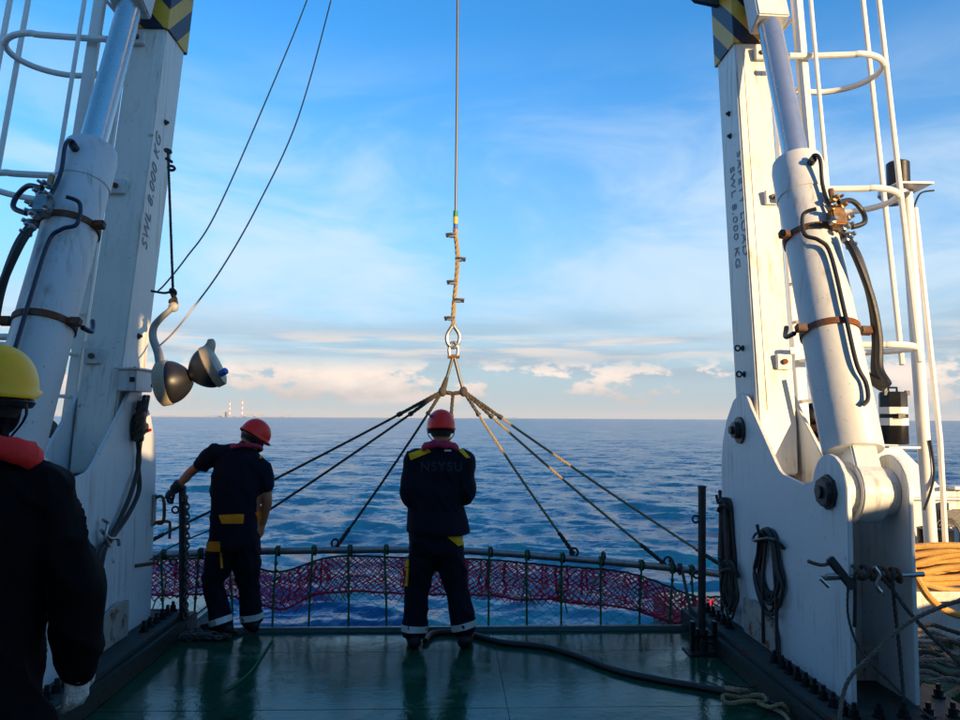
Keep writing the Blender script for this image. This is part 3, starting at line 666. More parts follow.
def build_net():
    p = thing('net_pipe', pipe_at(420), 'grey bowed steel pipe that spreads the net mouth across the stern', 'pipe')
    new('pipe', MB().tube(pipe_pts, .031, 14), 'galvanised', p)
    for x in (335, 440, 574, 668):
        q = pipe_at(x); new('ring', MB().torus(q+V((0,0,.055)), (.3,1,0), .034, .010, 16, 6), 'dark_steel', p)
    for x in (204, 600, 668): new('shackle', MB().torus(pipe_at(x)+V((.03,0,.045)), (1,.2,0), .03, .011, 14, 6), 'dark_steel', p)
    net = thing('trawl_net', pipe_at(420)+V((0,0,-.6)), 'magenta and green trawl net hanging from the pipe over the stern', 'net')
    x0, x1 = pipe_pts[3].x, pipe_pts[-3].x
    def topz(x):
        i = min(range(len(pipe_pts)), key=lambda k: abs(pipe_pts[k].x-x)); return pipe_pts[i].z-.03
    sag = [(-1.42, .30, .13), (2.15, .45, .17), (-.2, .5, .03), (.9, .6, .03)]
    def top(x): return topz(x) - .015 - sum(a*math.exp(-((x-c)/w)**2) for c, w, a in sag)
    def sheet(cell, zt, zb, ph, wob, r, dens=1.0, seed=0):
        mb = MB(); nx = int((x1-x0)/cell); nz = int((zt-zb)/cell/.8)
        def pt(i, j):
            x = x0+(x1-x0)*(i+ph)/nx; k = noise.noise_vector(V((x*3+seed, j*.35, seed)))
            w2 = noise.noise_vector(V((x*14+seed, j*.9, seed*2.1)))
            return V((x+k.x*wob+w2.x*.005, YP+.01+k.y*.06+w2.y*.012+ph*.02, top(x)+zt-j*cell*.8*(1+.22*k.z)+w2.z*.005))
        for j in range(nz):
            for i in range(nx):
                if (i+j) % 2: continue
                a = pt(i, j)
                for q in (-1, 1):
                    if 0 <= i+q <= nx and random.random() < dens:
                        mb.tube([a, pt(i+q, j+1)], r, 3, caps=False)
        return mb
    for k, (m, ph, r, dn) in enumerate((('net_magenta', 0, .0048, 1), ('net_magenta', .5, .0048, .9), ('net_white', .3, .0024, .7))):
        new('netting', sheet(.030, .0 - .01*k, -.30-.03*(k % 2), ph, .03, r, dn, seed=k*3.1), m, net, kind='stuff', clean=False)
    new('netting', sheet(.062, -.26, -1.05, .2, .03, .0015, 1, seed=9), 'net_green', net, kind='stuff', clean=False)
    # bunched magenta streaks and lower selvedge
    rs = random.Random(5)
    def zag(x, za, zb, rr):
        pts = [V((x+rs.uniform(-.012,.012)+i*rs.uniform(-.004,.004), YP-.02+rs.uniform(-.02,.02), top(x)+za+(zb-za)*i/7)) for i in range(8)]
        return MB().tube(pts, rr, 5)
    for i in range(60):
        x = rs.uniform(x0+.1, x1-.1); new('gathered_twine', zag(x, -.005, -rs.uniform(.12,.30), rs.uniform(.005,.010)), 'net_magenta', net)
    low = [V((x0+(x1-x0)*i/90, YP+rs.uniform(-.02,.02), top(x0+(x1-x0)*i/90)-.29+.03*noise.noise(V((i*.2,0,3))))) for i in range(91)]
    new('selvedge', rope_mb(spline(low,2), .010), 'net_magenta', net)
    hl = [V((x0+(x1-x0)*i/120, YP-.01, top(x0+(x1-x0)*i/120)+.005)) for i in range(121)]
    new('headline', MB().tube(hl, .009, 6), 'rope_dark', net)
    for i, x in enumerate((163, 200, 231, 277, 313, 349, 385, 424, 456, 489, 526, 561, 600, 640, 671, 690)):
        q = pipe_at(x); r_ = random.Random(i); sgx = r_.uniform(-.03,.03)
        pts = [q+V((0,-.034,.035)), q+V((0,-.040,-.03)), q+V((sgx*.3,-.03,-.18)), q+V((sgx,-.02,-.42)), q+V((sgx*1.3,-.02,-.80)), q+V((sgx,0,-1.3))]
        o = new('lacing_rope', rope_mb(spline(pts,5), .0095, pitch=.05), 'rope_green', net)
        new('hitch', MB().torus(q, (1,0,0), .038, .010, 14, 6), 'rope_green', o)
        new('hitch', MB().torus(q+V((.02,0,0)), (1,.15,0), .038, .009, 14, 6), 'rope_dark', o)
        for k in range(r_.choice((0,1,1,2))):
            a = q+V((sgx*.5,-.03,-.10-.16*k-r_.uniform(0,.12))); sg = r_.choice((-1,1)); w_ = r_.uniform(.3,1.3); l_ = r_.uniform(.5,1.6)
            new('loose_end', MB().tube(spline([a, a+V((sg*.04*w_,-.02,-.03*l_)), a+V((sg*.06*w_,-.03,-.09*l_)), a+V((sg*r_.uniform(-.02,.12)*w_,-.01,-.16*l_))],4), r_.uniform(.004,.007), 5), 'rope_green', o)
        for k in range(3): new('knot', MB().ellip(q+V((sgx*.4*k,-.03,-.10-.13*k)), (.016,.016,.020), n=8, m=6), 'rope_green', o)
build_net()
exec_later = []
# ------------------------------------------------------------------ hanging sheave, stay wires
def build_block():
    YB = 5.35
    P = lambda x, y, d=0: pY(x, y, YB+d)
    t = thing('sheave_block', P(190,405), 'cream and black hanging sheave block with a curved hook arm', 'pulley block')
    a, b = P(158,386), P(221,364); ax = (b-a).normalized(); Lx = (b-a).length
    # diabolo wheel: two domes meeting at a narrow neck
    pr = lambda: None
    s = Lx
    def dome(d0, d1, R):   # bulging half, from cheek d0 to neck d1
        out = []
        for k in range(11):
            u = k/10; out.append((d0+(d1-d0)*u, R*max(.24, math.cos(u*math.pi/2*.93)**.62)))
        return out
    tilt = (ax + V((0,0,0))).normalized()
    axl = ((P(186,379)-P(158,383)).normalized()+V((0,.05,0))).normalized(); axr = (P(221,360)-P(192,371)).normalized()
    cl = P(165,383); cr = P(213,366)
    new('sheave_half', MB().lathe(cl, axl, [(0,.145)]+dome(.02, .185, .152), 32), 'sheave_black', t)
    axr2 = (P(190,369)-P(214,362)); axr2.z -= .02; axr2.normalize()
    tiltr = ((P(194,372)-P(216,361)).normalized()+V((0,-.12,0))).normalized()
    new('sheave_half', MB().lathe(cr, tiltr, [(0,.14)]+dome(.02, .165, .146), 32), 'sheave_black', t)
    new('axle', MB().tube([cl, cr], .028, 12), 'dark_steel', t)
    c1 = new('cheek', MB().lathe(cl, -axl, [(-.040,.152),(-.032,.158),(.026,.160),(.048,.13),(.054,.05)], 32), 'cream_paint', t, label='cream painted cheek with hook arm')
    arm = spline([P(160,362), P(158,352), P(153,338), P(154,327), P(161,318), P(169,311), P(174,306)], 6)
    n = len(arm); new('hook_arm', MB().tube(arm, [.028+.024*(1-i/(n-1)) for i in range(n)], 12, flat=.55), 'arm_paint', c1)
    new('eye', MB().ellip(P(173.5,307), (.036,.026,.036)), 'arm_paint', c1)
    c2 = new('cheek', MB().lathe(cr, -tiltr, [(-.036,.146),(-.028,.153),(.024,.153),(.042,.12),(.048,.05)], 32), 'cream_paint', t, label='cream painted cheek with pointed top')
    hk = spline([P(207,362), P(208,352), P(211,344), P(210.5,339.5)], 5); n = len(hk)
    new('horn', MB().tube(hk, [.085-.052*(i/(n-1)) for i in range(n)], 12, flat=.6), 'cream_paint', c2)
    new('pin_knob', MB().lathe(P(220.5,374,-.10), (-tiltr+V((0,-.5,0))), [(0,.022),(.05,.024),(.055,.018)], 12), 'blue_plastic', c2)
    for k in range(5):
        aa = 2*math.pi*k/5; x = axl.orthogonal().normalized(); y = axl.cross(x)
        new('bolt', MB().lathe(cl-axl*.05+(x*math.cos(aa)+y*math.sin(aa))*.10, -axl, [(0,.014),(.012,.013)], 6), 'rusty_steel', c1)
    # hanging rope
    h = thing('hanger_rope', P(173,300), 'thin dark rope from the gantry leg holding the sheave block', 'rope')
    top = P(168,151,.25); lo = P(173.5,304)
    new('rope', rope_mb([top, P(170.5,220,.12), P(173,290), lo], .010), 'rope_dark', h)
    for q in (top, top+V((.01,0,-.07)), top+V((.03,0,-.13)), P(173,292), P(174,297), P(173,301)):
        new('knot', MB().torus(q, (random.uniform(-1,1),random.uniform(-1,1),.8), .022, .011, 12, 6), 'rope_dark', h)
    new('tail', MB().tube(spline([P(173,291), P(165,293), P(157,292), P(151,291)],4), .009, 6), 'rope_dark', h)
    new('tail', MB().tube(spline([P(173,297), P(177,302), P(176,308)],4), .008, 6), 'rope_dark', h)
    for (pts, lb) in (([(318,-45),(307,0),(262,110),(215,215),(186,258),(166,283),(158,291)], 'upper thin steel stay wire slanting down to the gantry leg'), ([(340,-45),(331,0),(298,118),(258,205),(222,268),(190,312),(172,334),(158,347)], 'lower thin steel stay wire slanting down to the hook arm')):
        Q = [pY(x, y, YB+1.0*max(0, (300-y)/300)) for x, y in pts]
        w = new('stay_wire', MB().tube(spline(Q,8), .0060, 6), 'stay_steel', label=lb, cat='wire rope', group='stay wires')
    # bracket box on the port leg beside the block
    ny, _, dr = leg_c(1.95)
    bx = thing('block_bracket', (CX-2.2, 5.45, 1.84), 'small grey bracket box bolted to the port leg beside the sheave', 'bracket')
    new('box', MB().box((CX-2.20, 5.53, 1.93), (.13, .30, .15)), 'white_paint', bx, .006)
    new('lid', MB().box((CX-2.20, 5.53, 2.012), (.17, .34, .014)), 'white_paint', bx, .003)
    new('socket', MB().box((CX-2.16, 5.378, 1.935), (.035,.006,.035)), 'bolt_black', bx)
build_block()
# ------------------------------------------------------------------ posts, chain, deck gear
def build_posts():
    def post(x, yt, yb, lb, ht):
        b = pZ(x, yb, 0.0); top = pY(x, yt, b.y)
        t = thing('stanchion', V((b.x,b.y,0)), lb, 'post')
        new('tube', MB().tube([V((b.x,b.y,.10)), V((top.x,b.y,top.z))], .028, 10), 'dark_steel', t)
        new('cap', MB().lathe((top.x,b.y,top.z), (0,0,1), [(0,.032),(.012,.032),(.02,.02)], 12), 'dark_steel', t)
        new('socket', MB().lathe((b.x,b.y,.006), (0,0,1), [(0,.10),(.012,.10),(.014,.045),(.16,.042)], 14), 'dark_steel', t)
        for z in (.55, .95):
            new('lug', MB().torus(V((top.x-.05,b.y,min(z, top.z-.06))), (0,1,0), .025, .008, 12, 6), 'dark_steel', t)
        return b, top
    b, top = post(182.5, 488, 634, 'dark steel post gripped by the stooping worker', 1)
    def chain(pts, name, lb, seg=.052, r=.0075):
        P = spline(pts, 12); L = [0]
        for a, q in zip(P, P[1:]): L.append(L[-1]+(q-a).length)
        mb = MB(); n = int(L[-1]/(seg*.72)); j = 0
        for i in range(n):
            d = L[-1]*(i+.5)/n
            while j < len(L)-2 and L[j+1] < d: j += 1
            c = P[j].lerp(P[j+1], (d-L[j])/max(1e-9, L[j+1]-L[j])); tn = (P[j+1]-P[j]).normalized()
            x = tn.orthogonal().normalized(); x = Matrix.Rotation(1.57*i+.4, 3, tn) @ x
            mb.loop([c+tn*(math.sin(a)*seg*.5)+x*(math.cos(a)*seg*.30) for a in [2*math.pi*k/10 for k in range(10)]], r, 5)
        return new(name, mb, 'chain_steel', label=lb, cat='chain', clean=False)
    c0 = V((top.x+.05, b.y-.04, top.z-.10))
    chain([c0+V((-.03,0,.01)), c0, c0+V((.012,0,-.3)), c0+V((.02,0,-.7)), V((c0.x+.02, c0.y-.02, .02))], 'chain', 'steel chain hung beside the port post')
    ch = [V((b.x-.15+.5*math.sin(i*2.4)*.55+i*.015, b.y-.12-.10*math.cos(i*1.7), .02+.012*(i % 3))) for i in range(26)]
    chain(ch, 'chain', 'loose chain heaped on deck at the foot of the port post')
    b2, t2 = post(702, 488, 652, 'tall dark steel post standing before the starboard pedestal', 1)
    # small bollard frame at that post
    f = thing('deck_socket_frame', V((b2.x,b2.y+.1,0)), 'low black steel socket frame at the foot of the starboard post', 'frame')
    for dx_ in (-.075, .085): new('upright', MB().box((b2.x+dx_, b2.y-.02, .115), (.03,.05,.22)), 'bolt_black', f, .003)
    new('cross_bar', MB().box((b2.x+.005, b2.y-.05, .12), (.20,.02,.03)), 'bolt_black', f, .003)
    new('base', MB().box((b2.x+.005, b2.y-.02, .007), (.26,.2,.012)), 'bolt_black', f, .003)
    b3 = pZ(710, 628); 
    lp = thing('stanchion', V((b3.x+.12,b3.y,0)), 'thin dark post beside the bundled net on the starboard pedestal', 'post')
    q = pY(720, 492, 6.1); new('tube', MB().tube([V((q.x,6.1,.0)), q], .014, 8), 'dark_steel', lp)
    new('cap', MB().ellip(q, (.018,.018,.018), n=8, m=6), 'dark_steel', lp)
    pq = pipe_at(679); 
    sp = thing('net_support_rod', V((pq.x, pq.y-.05, .0)), 'thin rod propping the net pipe near its starboard end', 'rod')
    new('rod', MB().tube([V((pq.x,EDGE-.02,.03)), pq+V((0,-.045,.05))], .014, 8), 'dark_steel', sp)
    new('hook', MB().torus(pq, (1,0,0), .045, .010, 14, 6), 'dark_steel', sp)
build_posts()
def hang_coil(cx, name, lb, X0, y_, zt, zb, w, n, r, mat, tails=(), seed=0):
    rs = random.Random(seed); t = thing(name, (X0, y_, zb), lb, 'rope')
    for i in range(n):
        dw = w*rs.uniform(.55, 1.0); dzb = rs.uniform(-.06,.08); yo = y_+rs.uniform(-.04,.04); xx = X0-rs.uniform(.01,.05)*cx
        pts = [V((xx, yo+dw*.5*math.sin(a)*(1 if math.cos(a) < .2 else .7), (zt+zb+dzb)/2+((zt-zb-dzb)/2)*math.cos(a))) for a in [2*math.pi*k/14 for k in range(14)]]
        new('coil', MB().loop(spline(pts+[pts[0]],3)[:-1], r, 6), mat, t)
    for (dy_, ze) in tails:
        new('tail', MB().tube(spline([V((X0-.03*cx,y_+dy_*.5,zt-.1)), V((X0-.045*cx,y_+dy_,(zt+ze)/2)), V((X0-.05*cx,y_+dy_*1.1,ze))],5), r, 6), mat, t)
    new('binding', MB().loop([V((X0-.03*cx+.05*math.cos(a), y_+w*.42*math.sin(a), zt-.07+.03*math.sin(a*2))) for a in [2*math.pi*k/12 for k in range(12)]], r*1.1, 6), mat, t)
    new('hook', MB().tube([V((X0+.0*cx,y_,zt-.03)), V((X0-.09*cx,y_,zt-.03)), V((X0-.10*cx,y_,zt+.03))], .012, 6), 'dark_steel', t)
    return t
XI = CX+2.215
q = pX(772, 532, XI); hang_coil(1, 'rope_coil', 'coil of black rope hung on the starboard pedestal face', XI, q.y, q.z+.02, pX(772,603,XI).z, .52, 8, .011, 'black_rubber', ((.06, .18),(-.14,.16)), 1)
q = pX(737, 505, XI); hang_coil(1, 'rope_bundle', 'long dark bundle of rope and netting hung at the aft corner of the starboard pedestal', XI, 5.86, q.z+.03, .30, .20, 14, .012, 'rope_dark', ((.06,.2),(-.1,.22)), 2)
q = pX(745, 580, XI); hang_coil(1, 'rope_coil', 'loose dark rope loops low on the aft starboard pedestal', XI-.03, 5.72, .62, .22, .30, 4, .010, 'rope_dark', (), 5)
def build_port_details():
    XL = CX-2.215
    t = thing('grab_handle', (XL, 5.5, .9), 'rusty grab handle bent at its end on the port pedestal', 'handle')
    p = lambda x, y, o=0: pX(x, y, XL+o)
    new('mount_plate', MB().box((XL+.008, p(153,510).y, p(153,510).z), (.012,.06,.24)), 'rusty_pad', t, .003)
    a, b = p(154,498), p(154,522); new('bar', MB().tube(spline([a, a+V((.07,0,0)), b+V((.07,0,0)), b],4), .013, 8), 'rusty_steel', t)
    new('bent_rod', MB().tube(spline([b+V((.02,0,0)), b+V((.10,.02,0)), b+V((.115,.02,-.03)), b+V((.115,.02,-.13))],4), .011, 8), 'rusty_steel', t)
    t = thing('lashing_rod', p(140,565), 'rusty rod projecting from the port pedestal plate', 'rod')
    a = p(135,566); new('rod', MB().tube([a, a+V((.16,.02,.02))], .013, 8), 'rusty_steel', t); new('eye', MB().torus(a+V((.17,.02,.02)), (0,1,0), .02, .007, 10, 5), 'rusty_steel', t)
    t = thing('hose_pair', p(105,560), 'two black hoses strapped to the inboard face of the port pedestal', 'hose')
    for k in (0, 1):
        pts = [p(148-3*k,396,.03), p(142-4*k,430,.05), p(138+k,462,.04), p(139-7*k,490,.05), p(128-6*k,515,.04), p(112-2*k,538,.04), p(104-4*k,552,.05), p(98-4*k,590,.04), p(97-4*k,640,.03)]
        new('hose', MB().tube(spline(pts,6), .017, 8), 'black_rubber', t)
    new('bundle', rope_mb(spline([p(143,402,.05), p(140,420,.06), p(138,440,.05)],5), .040, pitch=.14), 'rope_dark', t)
    new('red_pin', MB().tube([p(150,430,.0), p(150,430,.16)], .012, 8), 'red_cloth', t)
    q = p(106,538,.03)
    new('clip', MB().tube(spline([q+V((.02,-.12,.07)), q+V((.03,-.02,0)), q+V((.03,.10,-.02)), q+V((.03,.13,-.07))],4), .012, 6), 'galvanised', t)
    new('clip', MB().tube(spline([q+V((.02,-.10,.13)), q+V((.03,-.05,.10)), q+V((.03,-.08,.02)), q+V((.03,-.02,-.05))],4), .012, 6), 'galvanised', t)
    g = thing('lashing_rope', (XL+.3, 6.05, .4), 'thin dark line from the port pedestal across to the net pipe', 'rope')
    new('line', MB().tube(spline([p(150,560,.02), pY(175,545,6.2), pY(215,528,6.45), pY(262,508,6.5)],6), .006, 6), 'rope_dark', g)
    # covered reel glimpsed between port ram and leg
    r = thing('covered_reel', pY(62,470,6.9), 'dark canvas covered reel behind the port leg', 'reel')
    c = pY(60,424,6.9)
    new('drum', MB().lathe(c+V((-.15,0,-.2)), (1,0,0), [(0,.15),(.02,.24),(.06,.24),(.07,.17),(.26,.17),(.27,.24),(.31,.24),(.33,.12)], 24), 'canvas_brown', r)
    new('stand', MB().hexa([V((c.x-.15,6.78,0)),V((c.x+.17,6.78,0)),V((c.x+.17,7.02,0)),V((c.x-.15,7.02,0))],[V((c.x-.1,6.84,c.z-.25)),V((c.x+.12,6.84,c.z-.25)),V((c.x+.12,6.96,c.z-.25)),V((c.x-.1,6.96,c.z-.25))]), 'bolt_black', r)
build_port_details()
def build_starboard_details():
    XS = CX+2.215; X = lambda o: CX+o
    # lashed hook and lines on the near edge of the starboard pedestal
    t = thing('lashing_hook', (X(2.2), 4.05, .9), 'rusty steel hook and toggle lashed to the near edge of the starboard pedestal', 'hook')
    P = lambda x, y, Y=4.05: pY(x, y, Y)
    new('toggle', MB().bar(P(829,558), P(853,588), .03, .045), 'dark_steel', t, .006)
    new('hook', MB().tube(spline([P(808,561), P(816,564), P(824,565), P(833,562)],4), .010, 7), 'rusty_steel', t)
    new('pin', MB().tube([P(826,575.5), P(848,575.5)], .011, 8), 'galvanised', t)
    new('pin_tail', MB().tube([P(820,578), P(829,587)], .010, 7), 'galvanised', t)
    new('drop_line', MB().tube([P(855,574), P(855,600), P(854.5,627)], .010, 6), 'black_rubber', t)
    for k in range(7): new('lashing', MB().torus(P(856+k*7.0,572+k*.6,4.09), (1,.3*math.sin(k*2),.3*math.cos(k*3)), .034, .011, 14, 6), 'rope_dark' if k % 2 else 'rusty_steel', t)
    new('chain_end', MB().tube(spline([P(874,567), P(879,575), P(876,585), P(881,592)],4), .012, 6), 'galvanised', t)
    for pts, lb, r, m in (
        ([P(880,576,4.06), P(893,590,4.05), P(905,607,4.0), P(918,622,3.95), P(935,640,3.9), P(965,668,3.8)], 'slack dark rope falling outboard from the starboard lashing', .011, 'rope_dark'),
        ([P(892,572,4.06), P(894,600,4.05), P(899,645,4.05), P(903,690,4.0), P(905,712,3.95)], 'dark rope hanging straight down inside the starboard pedestal', .010, 'rope_dark'),
        ([P(848,585,4.03), P(848,615,4.03), P(856,642,4.0), P(868,660,3.96), P(890,682,3.9), P(915,706,3.8), P(950,730,3.6)], 'thin dark line looping from the hook to the deck by the starboard pedestal', .007, 'rope_dark'),
        ([P(975,596,3.6), P(938,608,3.7), P(905,625,3.8), P(872,655,3.85), P(850,678,3.9), P(842,700,3.9), P(838,735,3.85)], 'grey rope crossing the opening of the starboard pedestal', .011, 'rope_grey'),
    ): new('slack_rope', rope_mb(spline(pts,7), r, pitch=.09), m, label=lb, cat='rope')
    g = [pZ(1010,660,.05), pZ(960,689,.05), pZ(930,706,.04), pZ(900,725,.03), pZ(870,750,.03)]
    new('mooring_rope', rope_mb(spline(g,6), .022), 'rope_tan', label='thick tan laid rope running across the deck beside the starboard pedestal', cat='rope')
    g = [pZ(848,668,.17), pZ(853,688,.12), pZ(846,712,.03), pZ(838,740,.03)]
    new('rope_end', rope_mb(spline(g,6), .018), 'rope_tan', label='short sunlit tan rope end hanging over the pedestal base', cat='rope')
    # black hose across deck ending in lashed yellow rope
    hp = [pZ(425,641,.022), pZ(432,634,.022), pZ(448,632,.022), pZ(470,634,.022), pZ(500,642,.022), pZ(545,647,.022), pZ(580,657,.022), pZ(615,670,.022), pZ(660,680,.022), pZ(700,687,.022), pZ(735,694,.022), pZ(775,705,.022), pZ(820,722,.022), pZ(860,745,.022)]
    new('deck_hose', MB().tube(spline(hp,8), .022, 9), 'black_rubber', label='black hose snaking across the wet deck between the workers boots', cat='hose')
    k = thing('lashing_rope', pZ(750,698), 'knotted yellow rope tied round the deck hose', 'rope')
    c = pZ(748,699,.05)
    new('coil', rope_mb(spline([pZ(726,688,.05), pZ(738,690,.075), pZ(748,691,.06)],5), .017), 'rope_tan', k)
    lp = [c+V((.13*math.cos(a)-.02, .06*math.sin(a), .012*math.sin(3*a))) for a in [2*math.pi*i/16 for i in range(17)]]
    new('loop', rope_mb(lp, .013), 'rope_tan', k)
    new('tail', rope_mb(spline([pZ(758,703,.05), pZ(770,707,.06), pZ(782,704,.09), pZ(790,712,.05), pZ(800,718,.04), pZ(822,735,.04)],5), .012), 'rope_tan', k)
    new('tail', rope_mb(spline([pZ(770,707,.05), pZ(784,714,.05), pZ(790,722,.05)],5), .012), 'rope_tan', k)
    new('loose_line', MB().tube(spline([pZ(700,670,.03), pZ(742,686,.03), pZ(770,684,.03), pZ(800,690,.03)],6), .006, 6), 'rope_dark', label='thin dark line lying on deck beside the hose', cat='rope')
    new('loose_line', MB().tube(spline([pZ(225,690,.012), pZ(250,672,.012), pZ(272,640,.012)],6), .007, 6), 'rope_green', label='thin green line lying on the wet deck by the stooping worker', cat='rope')
    # thin line sagging from pedestal to post
    new('sagging_line', MB().tube(spline([pZ(702,640,.16), pY(716,645,5.6), pY(728,640,5.7), pY(738,618,5.85)],6), .008, 6), 'rope_dark', label='short line sagging between the starboard post and pedestal', cat='rope')
    # lamp post outboard
    YL = 6.1
    l = thing('lamp_post', pY(925,560,YL), 'white post carrying a black cylindrical lamp on a bracket plate', 'lamp post')
    l_b = pY(934,500,YL); l_b.z = 0
    t0 = pY(906,192,YL)
    new('post', MB().tube([V((pY(932,500,YL).x,YL,0)), t0], .050, 14), 'pipe_paint', l)
    new('conduit', MB().tube([V((pY(943,500,YL).x,YL-.02,0)), pY(940,440,YL-.02), pY(915,208,YL-.02)], .022, 9), 'pipe_paint', l)
    new('bracket_plate', MB().box(pY(901,190,YL)+V((0,-.06,0)), (.30,.30,.014)), 'pipe_paint', l, .003)
    c = pY(893,190,YL)+V((0,-.08,.01))
    lm = new('lamp', MB().lathe(c, (0,0,1), [(0,.088),(.19,.088),(.20,.075),(.205,.03),(.22,.028),(.235,.01)], 24), 'bolt_black', l)
    new('shade', MB().lathe(pY(888,196,YL)+V((0,-.08,0)), (0,0,-1), [(0,.12),(.02,.12),(.10,.05)], 20), 'galvanised', l)
    new('cable', MB().tube(spline([pY(913,212,YL), pY(915,204,YL), pY(921,193,YL), pY(934,190.5,YL)],5), .008, 6), 'black_rubber', l)
    new('cable', MB().tube(spline([pY(930,440,YL-.06), pY(934,470,YL-.06), pY(931,490,YL-.07), pY(924,510,YL-.07)],5), .010, 6), 'black_rubber', l)
    new('lamp_shelf', MB().box(pY(897,447,YL-.05)+V((0,0,0)), (.26,.22,.016)), 'pipe_paint', l, .003)
    k = thing('canister', pY(894,445,YL-.05), 'black canister with two white bands and a carrying handle on the post shelf', 'canister')
    b = pY(894.5,445.5,YL-.05)+V((0,0,.01)); H = pY(894.5,392,YL-.05).z-b.z
    new('body', MB().lathe(b, (0,0,1), [(0,.10),(.01,.108),(H-.02,.108),(H,.10),(H+.004,.03)], 8), 'bolt_black', k)
    for a, e in ((.36,.50),(.58,.71)): new('band', MB().lathe(b, (0,0,1), [(H*a,.1095),(H*e,.1095)], 8), 'chim_white', k)
    new('strap', MB().box(b+V((0,-.112,H*.54)), (.06,.014,.04)), 'bolt_black', k)
    new('handle', MB().tube([b+V((-.035,0,H-.01)), b+V((-.035,0,H+.035)), b+V((.035,0,H+.035)), b+V((.035,0,H-.01))], .010, 6), 'bolt_black', k)
    for sg in (-1, 1): new('latch', MB().box(b+V((sg*.09,-.05,H-.01)), (.03,.03,.04)), 'bolt_black', k)
    # stern bulwark, starboard and port quarters
    for s, lb in ((1, 'starboard'), (-1, 'port')):
        x0, x1 = CX+s*2.95, s*6.05; yb = 7.3
        w = thing('stern_bulwark', ((x0+x1)/2, yb, 0), 'white stern bulwark with a sloping gusset at the %s quarter' % lb, 'bulwark')
        pts = [(x0,0),(x1,0),(x1,1.02),(x0+s*1.90,1.02),(x0+s*1.36,1.56),(x0+s*.9,1.56),(x0+s*.9,1.02),(x0,1.02)] if s > 0 else [(x0,0),(x1,0),(x1,.9),(x0,.9)]
        new('plate', MB().prism([V((x,yb,z)) for x, z in pts], (0,.02,0)), 'white_paint', w)
        new('cap_rail', MB().box(((x0+s*1.92+x1)/2, yb-.05, 1.035), (abs(x1-x0)-1.94, .20, .03)), 'white_paint', w, .004)
        new('ledge', MB().box(((x0+x1)/2, yb-.06, .93), (abs(x1-x0), .12, .02)), 'white_paint', w, .003)
        for i in range(4): new('stay', MB().box((x0+s*(.5+.7*i), yb-.06, .45), (.02,.11,.88)), 'white_paint', w)
    # junction box on the bulwark
    jb = thing('junction_box', pY(951,530,7.1), 'small dark fitting on the stern bulwark with cables', 'junction box')
    new('box', MB().box(pY(953,518,7.2), (.22,.10,.16)), 'dark_steel', jb, .01)
    for k in range(3):
        new('cable', MB().loop([pY(950,538,6.95)+V(((.10+.02*k)*math.cos(a), .02*k, (.14+.02*k)*math.sin(a))) for a in [2*math.pi*i/18 for i in range(18)]], .009, 6), 'black_rubber', jb)
    # black drum
    d = thing('steel_drum', pY(934,555,6.3), 'short black steel drum standing behind the orange hoses', 'drum')
    c = pY(936,551,6.3); r = .135; h = pY(936,527,6.3).z-c.z
    new('body', MB().lathe(c+V((0,0,-.02)), (0,0,1), [(0,r),(.02,r+.006),(.04,r),(h*.5,r),(h*.52,r+.006),(h*.55,r),(h,r),(h+.008,r+.006),(h+.015,r-.02),(h+.005,r-.03),(h+.005,.02)], 28), 'bolt_black', d)
    # rack with orange hoses
    rk = thing('hose_rack', pY(945,640,5.9), 'low white steel rack under the orange hoses', 'rack')
    zt = pY(940,588,5.7).z
    new('shelf', MB().box((4.15, 5.95, zt-.03), (2.4, .7, .03)), 'white_paint', rk, .004)
    new('lip', MB().box((4.15, 5.585, zt-.035), (2.4, .02, .07)), 'galvanised', rk, .003)
    new('front_panel', MB().box((4.15, 5.63, (zt-.07)/2+.02), (2.3, .015, zt-.13)), 'white_paint', rk)
    for xx in (3.0, 4.0, 5.2): new('leg', MB().box((xx, 5.75, zt/2-.03), (.06,.3,zt-.06)), 'white_paint', rk)
    rs = random.Random(3)
    for i in range(18):
        z = zt+.03+.042*(i % 7)+rs.uniform(-.01,.01); y = 5.70+.055*(i//7)*1.6+rs.uniform(-.02,.02)
        pts = [V((2.75+.35*j, y+rs.uniform(-.05,.05), z+.045*math.sin(j*1.3+i*.7)+(.05 if j == 0 else 0)+rs.uniform(-.02,.02))) for j in range(8)]
        o = new('orange_hose', MB().tube(spline(pts,5), .024, 9), 'rope_orange', label='faded orange hose lying in the stack on the steel rack', cat='hose', group='orange hoses on the rack')
    pts = [pY(908,560,5.5), pY(918,580,5.45), pY(930,598,5.42), pY(945,610,5.42), pY(965,616,5.42), pY(990,612,5.45)]
    new('orange_hose', MB().tube(spline(pts,6), .027, 9), 'rope_orange', label='orange hose drooping in a loop in front of the steel rack', cat='hose')
    for i in range(12):
        y0 = 628+i*4.3; Yq = 5.3-.07*i; pts = [pY(912+rs.uniform(-2,2), y0+rs.uniform(-4,4), Yq), pY(930, y0+rs.uniform(-6,6)+2, Yq), pY(950, y0+rs.uniform(-6,8)+4, Yq), pY(975, y0+rs.uniform(-4,8)+6, Yq), pY(1010, y0+rs.uniform(-4,8), Yq)]
        for q in pts: q.z = max(q.z, .03)
        new('old_rope', rope_mb(spline(pts,5), .016), 'rope_grey' if i % 3 else 'rope_dark', label='old grey rope lying in a heap on deck below the rack', cat='rope', group='heaped old ropes')
build_starboard_details()
